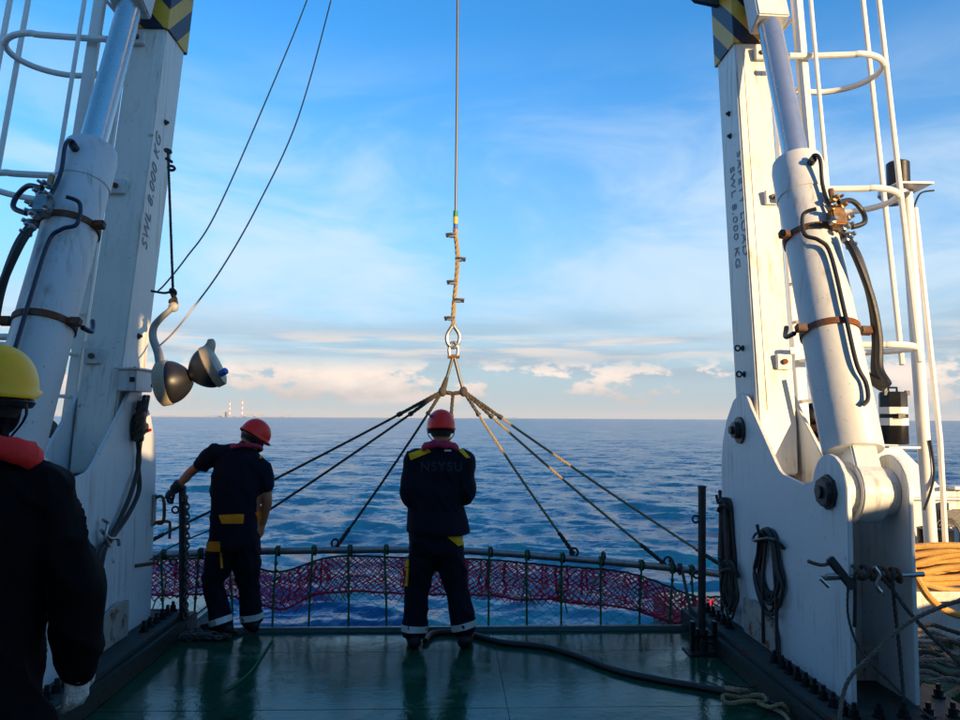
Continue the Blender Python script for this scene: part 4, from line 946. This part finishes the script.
# ------------------------------------------------------------------ people
def basis(d, up=V((0,0,1))):
    f = V(d).normalized(); r = f.cross(up).normalized(); u = r.cross(f); return r, f, u
def hand_mb(mb, wr, d, palm, thumb, k=1.0, curl=.5, spread=1.0):
    d = V(d).normalized(); pn = V(palm); pn = (pn-d*pn.dot(d)).normalized(); ac = V(thumb); ac = (ac-d*ac.dot(d)-pn*ac.dot(pn)).normalized()
    R = Matrix((ac, pn, d)).transposed()
    mb.ellip(wr+d*.052*k, (.042*k,.019*k,.060*k), R)
    for i, (o, L) in enumerate(((.030,.078),(.010,.088),(-.011,.082),(-.030,.064))):
        p = wr+d*.088*k+ac*o*k; pts = [wr+d*.05*k+ac*o*.8*k, p]; ang = .25*curl
        for sgm in (.42,.33,.25):
            ang += curl*.75; dd = d*math.cos(ang)+pn*math.sin(ang); p = p+dd*L*sgm*k; pts.append(p)
        mb.tube(pts, [.012*k,.0115*k,.0105*k,.0095*k,.008*k], 8)
    p = wr+d*.025*k+ac*.028*k; q = p+(d*.55+ac*.7+pn*.35).normalized()*.042*k; e = q+(d*.8+ac*.25+pn*.5).normalized()*.034*k
    mb.tube([wr+d*.015*k+ac*.012*k, p, q, e, e+(e-q)*.45], [.016*k,.015*k,.0125*k,.011*k,.008*k], 8)
def remesh(mb, name, vox, smooth=2, wr=None):
    me = bpy.data.meshes.new('t'); me.from_pydata([tuple(p) for p in mb.v], [], mb.f)
    bm = bmesh.new(); bm.from_mesh(me); bmesh.ops.recalc_face_normals(bm, faces=bm.faces); bm.to_mesh(me); bm.free()
    o = bpy.data.objects.new('t', me); COL.objects.link(o)
    md = o.modifiers.new('r', 'REMESH'); md.mode = 'VOXEL'; md.voxel_size = vox
    ms = o.modifiers.new('s', 'SMOOTH'); ms.factor = .5; ms.iterations = smooth*2
    dg = bpy.context.evaluated_depsgraph_get(); m2 = bpy.data.meshes.new_from_object(o.evaluated_get(dg)); m2.name = name
    bpy.data.objects.remove(o)
    return m2
def person(name, label, J, look, opt, group=None):
    """J: joints in world space; look: face direction; opt: materials and clothing"""
    k = opt.get('k', 1.0); base = V((J['pelvis'].x, J['pelvis'].y, 0)) if 'base' not in opt else opt['base']
    fr = V(opt['front']).normalized(); rt = fr.cross(V((0,0,1))).normalized()
    t = thing(name, base, label, 'person', group)
    mb = MB(); regs = []
    def limb(pts, rad, mat, n=12, flat=1.0):
        P = [V(p) for p in pts]; Q = spline(P, 5); m = len(Q); rr = []
        for i in range(m):
            u = i/(m-1)*(len(rad)-1); a = int(min(u, len(rad)-2)); rr.append((rad[a]*(1-(u-a))+rad[a+1]*(u-a))*k)
        mb.tube(Q, rr, n, flat=flat); mb.ellip(Q[0], (rr[0],)*3); mb.ellip(Q[-1], (rr[-1],)*3)
        for i in range(m-1): regs.append((Q[i], Q[i+1], (rr[i]+rr[i+1])/2, mat))
    # torso rings
    shr = (J['sh_r']-J['sh_l']); hpr = (J['hip_r']-J['hip_l'])
    rings = opt['torso']   # (t, rx, ry): t 0 hip .. 1 neck base, path below
    path = spline([J['crotch'], J['pelvis'], J['waist'], J['chest'], J['neck']], 6); m = len(path); n = 22; vs = []; fs = []
    for i, c in enumerate(path):
        u = i/(m-1); 
        for a, b in zip(rings, rings[1:]):
            if a[0] <= u <= b[0]+1e-9: w = (u-a[0])/(b[0]-a[0]); w = w*w*(3-2*w); rx = a[1]+(b[1]-a[1])*w; ry = a[2]+(b[2]-a[2])*w
        xr = hpr.normalized().lerp(shr.normalized(), min(1, u*1.1)); tn = (path[min(i+1,m-1)]-path[max(i-1,0)]).normalized()
        xr = (xr-tn*xr.dot(tn)).normalized(); yr = tn.cross(xr)
        for q in range(n):
            a = 2*math.pi*q/n; ca, sa = math.cos(a), math.sin(a); e = .82
            vs.append(c + xr*rx*k*math.copysign(abs(ca)**e, ca) + yr*ry*k*math.copysign(abs(sa)**e, sa))
        regs.append((c, path[min(i+1,m-1)], min(rx,ry)*k, 'top' if u > opt.get('hem', .30) else 'bottom'))
    for i in range(m-1):
        for q in range(n): q2 = (q+1) % n; fs.append((i*n+q, i*n+q2, (i+1)*n+q2, (i+1)*n+q))
    fs += [tuple(range(n-1,-1,-1)), tuple(range((m-1)*n, m*n))]; mb.add(vs, fs)
    for sd in 'lr':
        sh, elb, wr = J['sh_'+sd], J['el_'+sd], J['wr_'+sd]
        limb([J['neck'].lerp(sh,.35)-V((0,0,.03*k)), sh], [.085,.078], 'top')
        slv = opt.get('sleeve', 1.0)
        if slv >= 1: limb([sh, sh.lerp(elb,.5), elb, elb.lerp(wr,.5), wr], opt.get('arm_r', [.082,.072,.062,.058,.050]), 'top')
        else:
            limb([sh, sh.lerp(elb,slv)], [.080,.072], 'top'); limb([sh.lerp(elb,slv*.8), elb, elb.lerp(wr,.4), wr], [.046,.040,.038,.026], 'skin')
        hp, kn, an, toe = J['hip_'+sd], J['kn_'+sd], J['an_'+sd], J['toe_'+sd]
        limb([hp, hp.lerp(kn,.5), kn, kn.lerp(an,.5), an+ (kn-an)*.12], opt.get('leg_r', [.112,.105,.086,.084,.088]), 'bottom')
        d = (toe-an); d.z = 0; d = d.normalized() if d.length > .01 else fr
        z0 = J.get('sole', 0.006)
        limb([an+(kn-an)*.25, an], [.062,.060], 'boot')
        limb([V((an.x,an.y,z0+.052*k))-d*.045, V((an.x,an.y,z0+.052*k))+d*.05, V((an.x,an.y,z0+.042*k))+d*.15*k, V((an.x,an.y,z0+.040*k))+d*.19*k], [.052,.056,.050,.040], 'boot')
        if opt.get('bare_'+sd): hand_mb(mb, wr, opt['bare_'+sd][0], opt['bare_'+sd][1], opt['bare_'+sd][2], k, .55)
        if opt.get('bare_'+sd): regs.append((wr, wr+V(opt['bare_'+sd][0]).normalized()*.16, .03, 'skin'))
    # head and neck
    hr, hf, hu = basis(look, opt.get('head_up', V((0,0,1)))); hc = J['head']; Rm = Matrix((hr, hf, hu)).transposed()
    limb([J['neck']-V((0,0,.02)), hc-hu*.07*k-hf*.02*k], [.062,.056], opt.get('neck', 'skin'))
    mb.ellip(hc, (.076*k,.098*k,.108*k), Rm); mb.ellip(hc-hu*.055*k+hf*.035*k, (.058*k,.062*k,.062*k), Rm)
    mb.ellip(hc+hf*.103*k-hu*.012*k, (.013*k,.018*k,.024*k), Rm)
    for q in (-1, 1): mb.ellip(hc+hr*q*.078*k-hf*.005*k-hu*.008*k, (.010*k,.018*k,.030*k), Rm)
    mb.ellip(hc+hf*.092*k-hu*.058*k, (.026*k,.012*k,.010*k), Rm)
    regs.append((hc-hu*.06, hc+hu*.05, .10*k, opt.get('neck', 'skin')))
    if opt.get('jacket_flare'):
        c, rx, ry, hgt = opt['jacket_flare']; mb.ellip(c, (rx, ry, hgt))
    me = remesh(mb, 'body', opt.get('vox', .010))
    # wrinkles in the cloth
    for v in me.vertices:
        pass
    co = [v.co.copy() for v in me.vertices]; nr = [v.normal.copy() for v in me.vertices]
    names = ['top', 'bottom', 'skin', 'boot']
    A = np.array([r[0] for r in regs]); B = np.array([r[1] for r in regs]); RR = np.array([r[2] for r in regs]); MI = np.array([names.index(r[3]) for r in regs])
    def region(pts):
        P = np.array(pts); best = np.full(len(P), 1e9); idx = np.zeros(len(P), int)
        for a, b, r, mi in zip(A, B, RR, MI):
            ab = b-a; L = max(1e-9, ab @ ab); tt = np.clip(((P-a) @ ab)/L, 0, 1); d = np.linalg.norm(P-(a+tt[:,None]*ab), axis=1)-r
            better = d < best; best[better] = d[better]; idx[better] = mi
        return idx
    vi = region(co); amp = opt.get('wrinkle', .007)
    for i, v in enumerate(me.vertices):
        if vi[i] < 2:
            p = co[i]; w = noise.noise(V((p.x*6, p.y*6, p.z*7)))*1.2 + (1-abs(noise.noise(V((p.x*7+3, p.y*7-p.z*3, p.z*7+p.x*8)))))**5*1.5 - .5
            v.co = p + nr[i]*w*amp
    fi = region([p.center for p in me.polygons])
    for nm in names: me.materials.append(MATS[opt[nm]])
    for p, mi in zip(me.polygons, fi): p.material_index = int(mi); p.use_smooth = True
    bvh = BVHTree.FromPolygons([v.co.copy() for v in me.vertices], [tuple(p.vertices) for p in me.polygons])
    me.transform(Matrix.Translation(-base)); body = bpy.data.objects.new('body', me); place(body, base, t)
    # patches of cloth laid on the body: 'quad' corners from photo pixels, or rings round a limb
    def patch(nm, corners, mat, lab=None, nu=8, nv=8, off=.006, round_=False):
        P = []
        for j in range(nv+1):
            for i in range(nu+1):
                u, w = i/nu, j/nv; x = (corners[0][0]*(1-u)+corners[1][0]*u)*(1-w)+(corners[3][0]*(1-u)+corners[2][0]*u)*w
                y = (corners[0][1]*(1-u)+corners[1][1]*u)*(1-w)+(corners[3][1]*(1-u)+corners[2][1]*u)*w
                d = ray(x, y).normalized(); h = bvh.ray_cast(CAM, d); P.append((h[0], h[1], d))
        m2 = MB(); ids = {}
        for q, (p, nn, d) in enumerate(P):
            if p is not None: ids[q] = len(m2.v); m2.v.append(p+nn*off)
        inn = {}
        for q, (p, nn, d) in enumerate(P):
            if p is not None: inn[q] = len(m2.v); m2.v.append(p-nn*.004)
        def good(qs):
            if not all(q in ids for q in qs): return False
            return max((P[a][0]-P[b][0]).length for a in qs for b in qs) < .10
        fac = []
        for j in range(nv):
            for i in range(nu):
                a = j*(nu+1)+i; qs = (a, a+1, a+nu+2, a+nu+1)
                if good(qs): fac.append(qs)
        ed = {}
        for qs in fac:
            m2.f.append(tuple(ids[q] for q in qs)); m2.f.append(tuple(inn[q] for q in reversed(qs)))
            for a, b in zip(qs, qs[1:]+qs[:1]): ed[(a,b)] = ed.get((a,b), 0)+1
        for (a, b) in ed:
            if (b, a) not in ed: m2.f.append((ids[b], ids[a], inn[a], inn[b]))
        if m2.f: return new(nm, m2, mat, body, label=lab)
    for p in opt.get('patches', []): patch(*p)
    for sd in 'lr':
        if opt.get('stripe'):
            kn, an = J['kn_'+sd], J['an_'+sd]; c = an+(kn-an)*opt['stripe']; ax = (kn-an).normalized()
            ring = []
            x = ax.orthogonal().normalized(); y = ax.cross(x); vs = []; fs = []; n = 28
            for zz in (-.024, .024):
                for q in range(n):
                    a = 2*math.pi*q/n; dd = x*math.cos(a)+y*math.sin(a); h = bvh.ray_cast(c+ax*zz*k, dd, .15)
                    vs.append((h[0] if h[0] else c+ax*zz*k+dd*.085)+dd*.005)
            m2 = MB().add(vs, [(q, (q+1) % n, n+(q+1) % n, n+q) for q in range(n)])
            new('reflective_band', m2, 'reflective', body)
        if opt.get('glove_'+sd):
            g = MB(); dd, pn, th, cu = opt['glove_'+sd]; wr = J['wr_'+sd]
            hand_mb(g, wr, dd, pn, th, k*opt.get('glove_k', 1.12), cu)
            d_ = V(dd).normalized(); g.tube([wr-d_*.05*k, wr+d_*.03*k], [.052*k,.040*k], 12)
            gm = remesh(g, 'glove', .005, 1)
            for v in gm.vertices: v.co += v.normal*noise.noise(v.co*45)*.003
            for p in gm.polygons: p.use_smooth = True
            gm.materials.append(MATS[opt['glove_mat']]); gm.transform(Matrix.Translation(-wr)); place(bpy.data.objects.new('glove', gm), wr, body)
    # face features, hair
    for q in (-1, 1):
        new('eye', MB().ellip(hc+hf*.086*k+hr*q*.032*k+hu*.012*k, (.012*k,.010*k,.009*k), Rm, 8, 6), 'eye_white', body)
    hv = MB(); 
    hv.ellip(hc-hf*.012*k+hu*.006*k, (.084*k,.100*k,.110*k), Rm, 20, 14)
    hm = hv.mesh('hair'); bm = bmesh.new(); bm.from_mesh(hm)
    bmesh.ops.delete(bm, geom=[v for v in bm.verts if (v.co-hc).dot(hf) > .03*k+.25*max(0,(v.co-hc).dot(hu)) or (v.co-hc).dot(hu) < -.075*k], context='VERTS'); bm.to_mesh(hm); bm.free()
    hm.materials.append(MATS['hair']); hm.transform(Matrix.Translation(-hc)); place(bpy.data.objects.new('hair', hm), hc, body)
    # helmet shell
    def helmet(mat, label):
        m2 = MB(); n, mm = 36, 14; vs = []; fs = []; hb = hc+hu*.028*k-hf*.004*k
        for i in range(mm+1):
            u = i/mm; th = u*math.pi*.5
            for q in range(n):
                a = 2*math.pi*q/n; ca, sa = math.cos(a), math.sin(a)
                rx, ry = .107*k, .130*k; rr = math.sin(th)**.92 if u > 0 else 0
                ridge = 1+.025*math.exp(-(ca/.22)**2)*(1-u)
                z = .122*k*math.cos(th)*ridge - (.030*k*u**6)*(.6-.8*(sa > .2)*sa)
                p = hr*ca*rx*rr + hf*sa*ry*rr + hu*z
                vs.append(hb+p)
        for i in range(mm):
            for q in range(n): q2 = (q+1) % n; fs.append((i*n+q, (i+1)*n+q, (i+1)*n+q2, i*n+q2))
        # rim roll and short peak
        o = len(vs)
        for i, (f1, dz_) in enumerate(((1.06,-.008),(1.03,-.018),(.95,-.010),(.90,.03))):
            for q in range(n):
                a = 2*math.pi*q/n; ca, sa = math.cos(a), math.sin(a); pk = 1+.20*max(0, sa)**2 if i < 2 else 1
                zz = -.030*k*(.6-.8*(sa > .2)*sa)
                vs.append(hb + hr*ca*.107*k*f1 + hf*sa*.130*k*f1*pk + hu*(zz+dz_*k))
        rows = [mm*n]+[o+i*n for i in range(4)]
        for ra, rb in zip(rows, rows[1:]):
            for q in range(n): q2 = (q+1) % n; fs.append((ra+q, rb+q, rb+q2, ra+q2))
        m2.add(vs, fs); h = new('helmet', m2, mat, body, label=label, sharp=60)
        for q in (-1, 1):
            new('strap', MB().tube(spline([hb+hr*q*.098*k-hu*.01*k-hf*.03*k, hb+hr*q*.094*k-hu*.08*k+hf*.01*k, hc+hf*.06*k-hu*.115*k+hr*q*.02*k],4), .007*k, 6, flat=.5), 'black_rubber', h)
        new('cradle', MB().torus(hb-hu*.045*k, hu, .092*k, .016*k, 24, 6, sc=(1,1)), 'black_rubber', h)
        return h, hb
    h, hb = helmet(opt['helmet'], opt['helmet_label'])
    if opt.get('helmet_mark'): opt['helmet_mark'](h, hb, hr, hf, hu, k)
    # collar
    if opt.get('collar'):
        cm, off = opt['collar']; c = J['neck'] + V(off); pts = []
        n = 26; pts = [c + rt*math.cos(2*math.pi*q/n)*.125*k + fr*math.sin(2*math.pi*q/n)*.105*k + V((0,0,1))*(-.035*k*math.sin(2*math.pi*q/n)+.012*noise.noise(V((q*.7,1,k)))) for q in range(n)]
        m2 = MB(); rad = [opt.get('collar_r', .034)*k*(1+.35*noise.noise(V((q*.6,4,2)))) for q in range(n+1)]
        m2.tube(pts[:]+[pts[0]], [q*.62 for q in rad], 12, caps=False, flat=1.75)
        cl = new('collar', m2, cm, body, label=opt.get('collar_label'))
        if opt.get('tag'): new('label_tag', MB().box(c-fr*.142*k+rt*.06*k-V((0,0,.012)), (.05,.006,.012)), 'reflective', cl)
    return t, body, bvh, h
def text_on(body, bvh, txt, px0, px1, py, size, mat, Yref):
    c = bpy.data.curves.new('t', 'FONT'); c.body = txt; c.size = 1; c.space_character = 1.2; c.offset = .02
    tmp = bpy.data.objects.new('t', c); COL.objects.link(tmp); dg = bpy.context.evaluated_depsgraph_get()
    me = bpy.data.meshes.new_from_object(tmp.evaluated_get(dg)); bpy.data.objects.remove(tmp)
    bm = bmesh.new(); bm.from_mesh(me); bmesh.ops.triangulate(bm, faces=bm.faces); bmesh.ops.subdivide_edges(bm, edges=bm.edges, cuts=2, use_grid_fill=True)
    xs = [v.co.x for v in bm.verts]; w = max(xs)-min(xs); x0 = min(xs)
    for v in bm.verts:
        x = px0+(v.co.x-x0)/w*(px1-px0); y = py - v.co.y*size; d = ray(x, y).normalized(); h = bvh.ray_cast(CAM, d)
        v.co = (h[0]+h[1]*.004) if h[0] else pY(x, y, Yref)
    bm.to_mesh(me); bm.free(); me.materials.clear(); me.materials.append(MATS[mat])
    org = body.location + body.parent.location
    me.transform(Matrix.Translation(-WL[body.name])); place(bpy.data.objects.new('lettering', me), WL[body.name], body)
def build_people():
    # --- worker in the middle, seen from behind
    Y = pZ(438, 648).y
    P = lambda x, y, d=0: pY(x, y, Y+d)
    J = dict(crotch=P(436,556), pelvis=P(436,541), waist=P(436,508), chest=P(438,474), neck=P(440,450), head=P(441,429,.02),
             sh_l=P(415,460), sh_r=P(464,461), el_l=P(410.5,497,-.03), el_r=P(465,494,-.03), wr_l=P(424,503,.24), wr_r=P(456,499,.24),
             hip_l=P(424,550), hip_r=P(449,550), kn_l=P(417,592,.03), kn_r=P(456,590,.03), an_l=P(414,633), an_r=P(465,630))
    J['toe_l'] = J['an_l']+V((-.03,.25,0)); J['toe_r'] = J['an_r']+V((.04,.25,0))
    torso = [(0,.14,.11),(.12,.185,.145),(.30,.205,.150),(.45,.195,.135),(.62,.215,.14),(.80,.205,.135),(.92,.14,.10),(1,.085,.08)]
    pt = [('pocket_flap', [(447.5,537),(465,534.5),(465,543.5),(458,546)], 'yellow_cloth', 'yellow back pocket flap'),
          ('shoulder_panel', [(409,454),(427,448),(431,452),(411,460)], 'yellow_cloth', 'yellow shoulder panel', 10, 4), ('shoulder_panel', [(457,449),(463,450),(470,458),(466,458)], 'yellow_cloth', 'yellow shoulder panel', 8, 4),
          ('side_pocket', [(402,560),(409,559),(409,567),(402,567)], 'yellow_cloth', 'yellow thigh pocket flap'), ('pocket_trim', [(405.5,568),(409,568),(408,586),(405,586)], 'yellow_cloth', 'yellow pocket trim', 3, 8),
          ('side_pocket', [(466.5,557),(470,558),(470.5,567),(468,566)], 'yellow_cloth', 'yellow thigh pocket edge', 4, 6)]
    t, body, bvh, h = person('person', 'person in navy work suit and magenta collar standing upright behind the net', J, V((0,1,-.12)),
        dict(front=(0,1,0), torso=torso, top='navy_cloth', bottom='navy_cloth', skin='skin', boot='boot', helmet='helmet_red', helmet_label='red safety helmet', hem=.25, arm_r=[.092,.082,.074,.064,.055], leg_r=[.112,.112,.092,.088,.094],
             collar=('magenta_cloth', (0,-.02,.015)), collar_label='magenta life vest collar', collar_r=.027, tag=True, stripe=.12, patches=pt, base=V((P(438,600).x, Y, 0)), k=.98, glove_l=((.4,.9,0),(.6,-.3,-.4),(0,0,1),.9), glove_r=((-.4,.9,0),(-.6,-.3,-.4),(0,0,1),.9), glove_mat='glove_dark', wrinkle=.010,
             helmet_mark=lambda h, hb, hr, hf, hu, k: new('badge', MB().ellip(hb-hr*.066-hf*.085+hu*.058, (.020,.008,.014)), 'tape_blue', h)))
    text_on(body, bvh, 'NSYSU', 421, 462, 471, 12.5, 'letter_faded', Y)
    # jacket hem flap
    m2 = MB(); c = J['pelvis']; n = 30; vs = []; fs = []
    for j, (zz, f) in enumerate(((.16,.99),(.08,1.04),(.0,1.10),(-.012,1.09),(-.010,1.0))):
        for q in range(n):
            a = 2*math.pi*q/n; w = 1+.04*math.sin(3*a+j*.3)+.05*noise.noise(V((math.cos(a)*2, math.sin(a)*2, j*.4))); 
            vs.append(J['waist'].lerp(c, .48)+V((math.cos(a)*.212*f*w+.006*j, math.sin(a)*.155*f*w, zz-.05+.012*math.sin(a*2))))
    for j in range(4):
        for q in range(n): fs.append((j*n+q, j*n+(q+1) % n, (j+1)*n+(q+1) % n, (j+1)*n+q))
    new('jacket_hem', m2.add(vs, fs), 'navy_cloth', body)
    # --- stooping worker at the port post
    Y = pZ(235, 636).y
    P = lambda x, y, d=0: pY(x, y, Y+d)
    J = dict(crotch=P(236,551), pelvis=P(234,534), waist=P(235,506), chest=P(239,472,.03), neck=P(245,448,.07), head=P(254,437,.12),
             sh_l=P(215,454,.02), sh_r=P(263,471,.04), el_l=P(192,471,.06), el_r=P(267.5,500,.02), wr_l=P(176,488,.04), wr_r=P(263,524,.06),
             hip_l=P(222,545), hip_r=P(247,545,.03), kn_l=P(213,585,.02), kn_r=P(248,583,.10), an_l=P(223,627,-.02), an_r=P(252,622,.12))
    J['toe_l'] = J['an_l']+V((-.22,.10,0)); J['toe_r'] = J['an_r']+V((-.12,.22,0))
    torso = [(0,.13,.11),(.12,.175,.14),(.30,.190,.14),(.45,.185,.13),(.62,.205,.135),(.80,.19,.13),(.92,.13,.10),(1,.085,.08)]
    pt = [('pocket_flap', [(219,515),(244,514),(243,523.5),(222,523.5)], 'orange_cloth', 'orange back pocket flap'), ('pocket_flap', [(255,513),(261,511),(262,518),(259,521)], 'orange_cloth', 'orange pocket edge', 5, 5),
          ('side_pocket', [(203,541.5),(220,541.5),(220.5,551.5),(202.5,551)], 'orange_cloth', 'orange thigh pocket flap'), ('pocket_trim', [(219.5,553),(222,553),(222.5,568),(220.5,568)], 'orange_cloth', None, 3, 8),
          ('shoulder_panel', [(259,453),(262,451),(264,456),(260,459)], 'yellow_cloth', 'yellow shoulder patch', 4, 4)]
    person('person', 'person stooping in navy shirt, one gloved hand gripping the dark post', J, V((.55,.55,-.55)),
        dict(front=(-.25,1,0), torso=torso, top='navy_cloth', bottom='navy_cloth', skin='skin', boot='boot', helmet='helmet_red', helmet_label='red safety helmet tipped forward', hem=.22, sleeve=.5, leg_r=[.112,.108,.088,.082,.088],
             head_up=V((.30,.15,1)), stripe=.16, patches=pt, base=V((P(236,600).x, Y, 0)), k=.97, glove_l=((-.55,.0,-.5),(.6,.5,-.4),(.3,-.6,.5),.9), glove_k=1.05, glove_mat='glove_dark', bare_r=((-.15,.2,-1),(-1,0,0),(0,1,0)), wrinkle=.009,
             collar=('magenta_cloth', (.01,-.01,-.005)), collar_label='red scarf collar', collar_r=.017))
    # --- big figure close to the camera at the port side
    Y = 2.34
    P = lambda x, y, d=0: pY(x, y, Y+d)
    J = dict(crotch=P(-22,760), pelvis=P(-22,705), waist=P(-22,630), chest=P(-20,540), neck=P(-10,458), head=P(-6,396,.02),
             sh_l=P(-86,490), sh_r=P(40,494), el_l=P(-118,585,.02), el_r=P(74,583,.03), wr_l=P(-112,660,.1), wr_r=P(79,668,.10),
             hip_l=P(-55,735), hip_r=P(12,735))
    for sd, x in (('l',-62),('r',16)):
        hx = J['hip_'+sd]; J['kn_'+sd] = V((hx.x-.01,hx.y+.03,.47)); J['an_'+sd] = V((hx.x-.01,hx.y,.10)); J['toe_'+sd] = V((hx.x,hx.y+.25,0))
    torso = [(0,.15,.12),(.12,.165,.14),(.30,.150,.135),(.45,.150,.13),(.62,.180,.14),(.80,.215,.14),(.92,.16,.11),(1,.095,.085)]
    def mark(h, hb, hr, hf, hu, k):
        pts = []
        for i in range(40):
            u = i/39; a = .55-1.1*u; th = 1.02+.10*math.sin(u*14)-.05*u
            d = hr*math.sin(a)*.107*math.sin(th)*k - hf*math.cos(a)*.130*math.sin(th)*k + hu*.122*math.cos(th)*k
            pts.append(hb+d*1.035+hu*.004)
        new('scribble', MB().tube(pts, .0045, 5), 'ink', h)
    person('person', 'person in black jacket and yellow helmet seen from behind beside the port ram', J, V((.05,1,-.05)),
        dict(front=(.05,1,0), torso=torso, top='black_cloth', bottom='black_cloth', skin='skin', boot='boot', helmet='helmet_yellow', helmet_label='yellow safety helmet with a scribbled mark', hem=.2, neck='top', arm_r=[.086,.078,.070,.064,.054],
             collar=('red_cloth', (0,-.02,.01)), collar_label='red life vest collar', base=V((J['pelvis'].x, Y, 0)), k=1.06, glove_r=((-.10,.10,-1),(-.8,.4,0),(.1,.9,.1),.55), glove_l=((.10,.10,-1),(.8,.4,0),(-.1,.9,.1),.55), glove_mat='glove_white', glove_k=1.0, wrinkle=.012, helmet_mark=mark))
    # --- figure glimpsed behind the starboard leg
    Y = 6.85
    P = lambda x, y, d=0: pY(x, y, Y+d)
    J = dict(crotch=P(815,498), pelvis=P(814,488), waist=P(828,470), chest=P(828,444), neck=P(826,428), head=P(824,413.5,.02))
    cx_ = J['pelvis']
    for sd, q in (('l',-1),('r',1)):
        J['sh_'+sd] = V((cx_.x+q*.19, Y, 1.42)); J['el_'+sd] = V((cx_.x+q*.25, Y, 1.14)); J['wr_'+sd] = V((cx_.x+q*.22, Y-.14, .92))
        J['hip_'+sd] = V((cx_.x+q*.09, Y, .86)); J['kn_'+sd] = V((cx_.x+q*.10, Y-.02, .47)); J['an_'+sd] = V((cx_.x+q*.11, Y, .09)); J['toe_'+sd] = V((cx_.x+q*.12, Y-.25, 0))
    for nm, z in (('crotch',.80),('pelvis',.90),('waist',1.05),('chest',1.30),('neck',1.52),('head',1.685)): J[nm] = V((cx_.x, Y, z))
    torso = [(0,.13,.11),(.12,.175,.14),(.30,.185,.14),(.45,.18,.13),(.62,.205,.15),(.80,.20,.14),(.92,.13,.10),(1,.085,.08)]
    person('person', 'person with dark helmet and orange vest half hidden behind the starboard leg', J, V((-.6,-.6,-.2)),
        dict(front=(-.5,-1,0), torso=torso, top='navy_cloth', bottom='navy_cloth', skin='skin', boot='boot', helmet='bolt_black', helmet_label='dark safety helmet', hem=.2, collar=('vest_orange', (0,0,.0)), collar_label='orange life vest collar',
             base=V((cx_.x, Y, 0)), k=.97, vox=.012, glove_l=((0,-.3,-1),(1,0,0),(0,-1,0),.5), glove_r=((0,-.3,-1),(-1,0,0),(0,-1,0),.5), glove_mat='glove_dark'))
build_people()

# ------------------------------------------------------------------ sea haze
def build_haze():
    mb = MB().box((0, 0, 110), (68000, 68000, 230))
    m = bpy.data.materials.new('sea_haze'); m.use_nodes = True; t = m.node_tree; t.nodes.clear()
    v = N(t, 'ShaderNodeVolumePrincipled'); v.inputs['Color'].default_value = (.86,.90,.95,1); v.inputs['Density'].default_value = 3.5e-5; v.inputs['Anisotropy'].default_value = 0
    t.links.new(v.outputs[0], N(t, 'ShaderNodeOutputMaterial').inputs['Volume']); MATS['sea_haze'] = m
    new('haze', mb, 'sea_haze', kind='stuff')
build_haze()
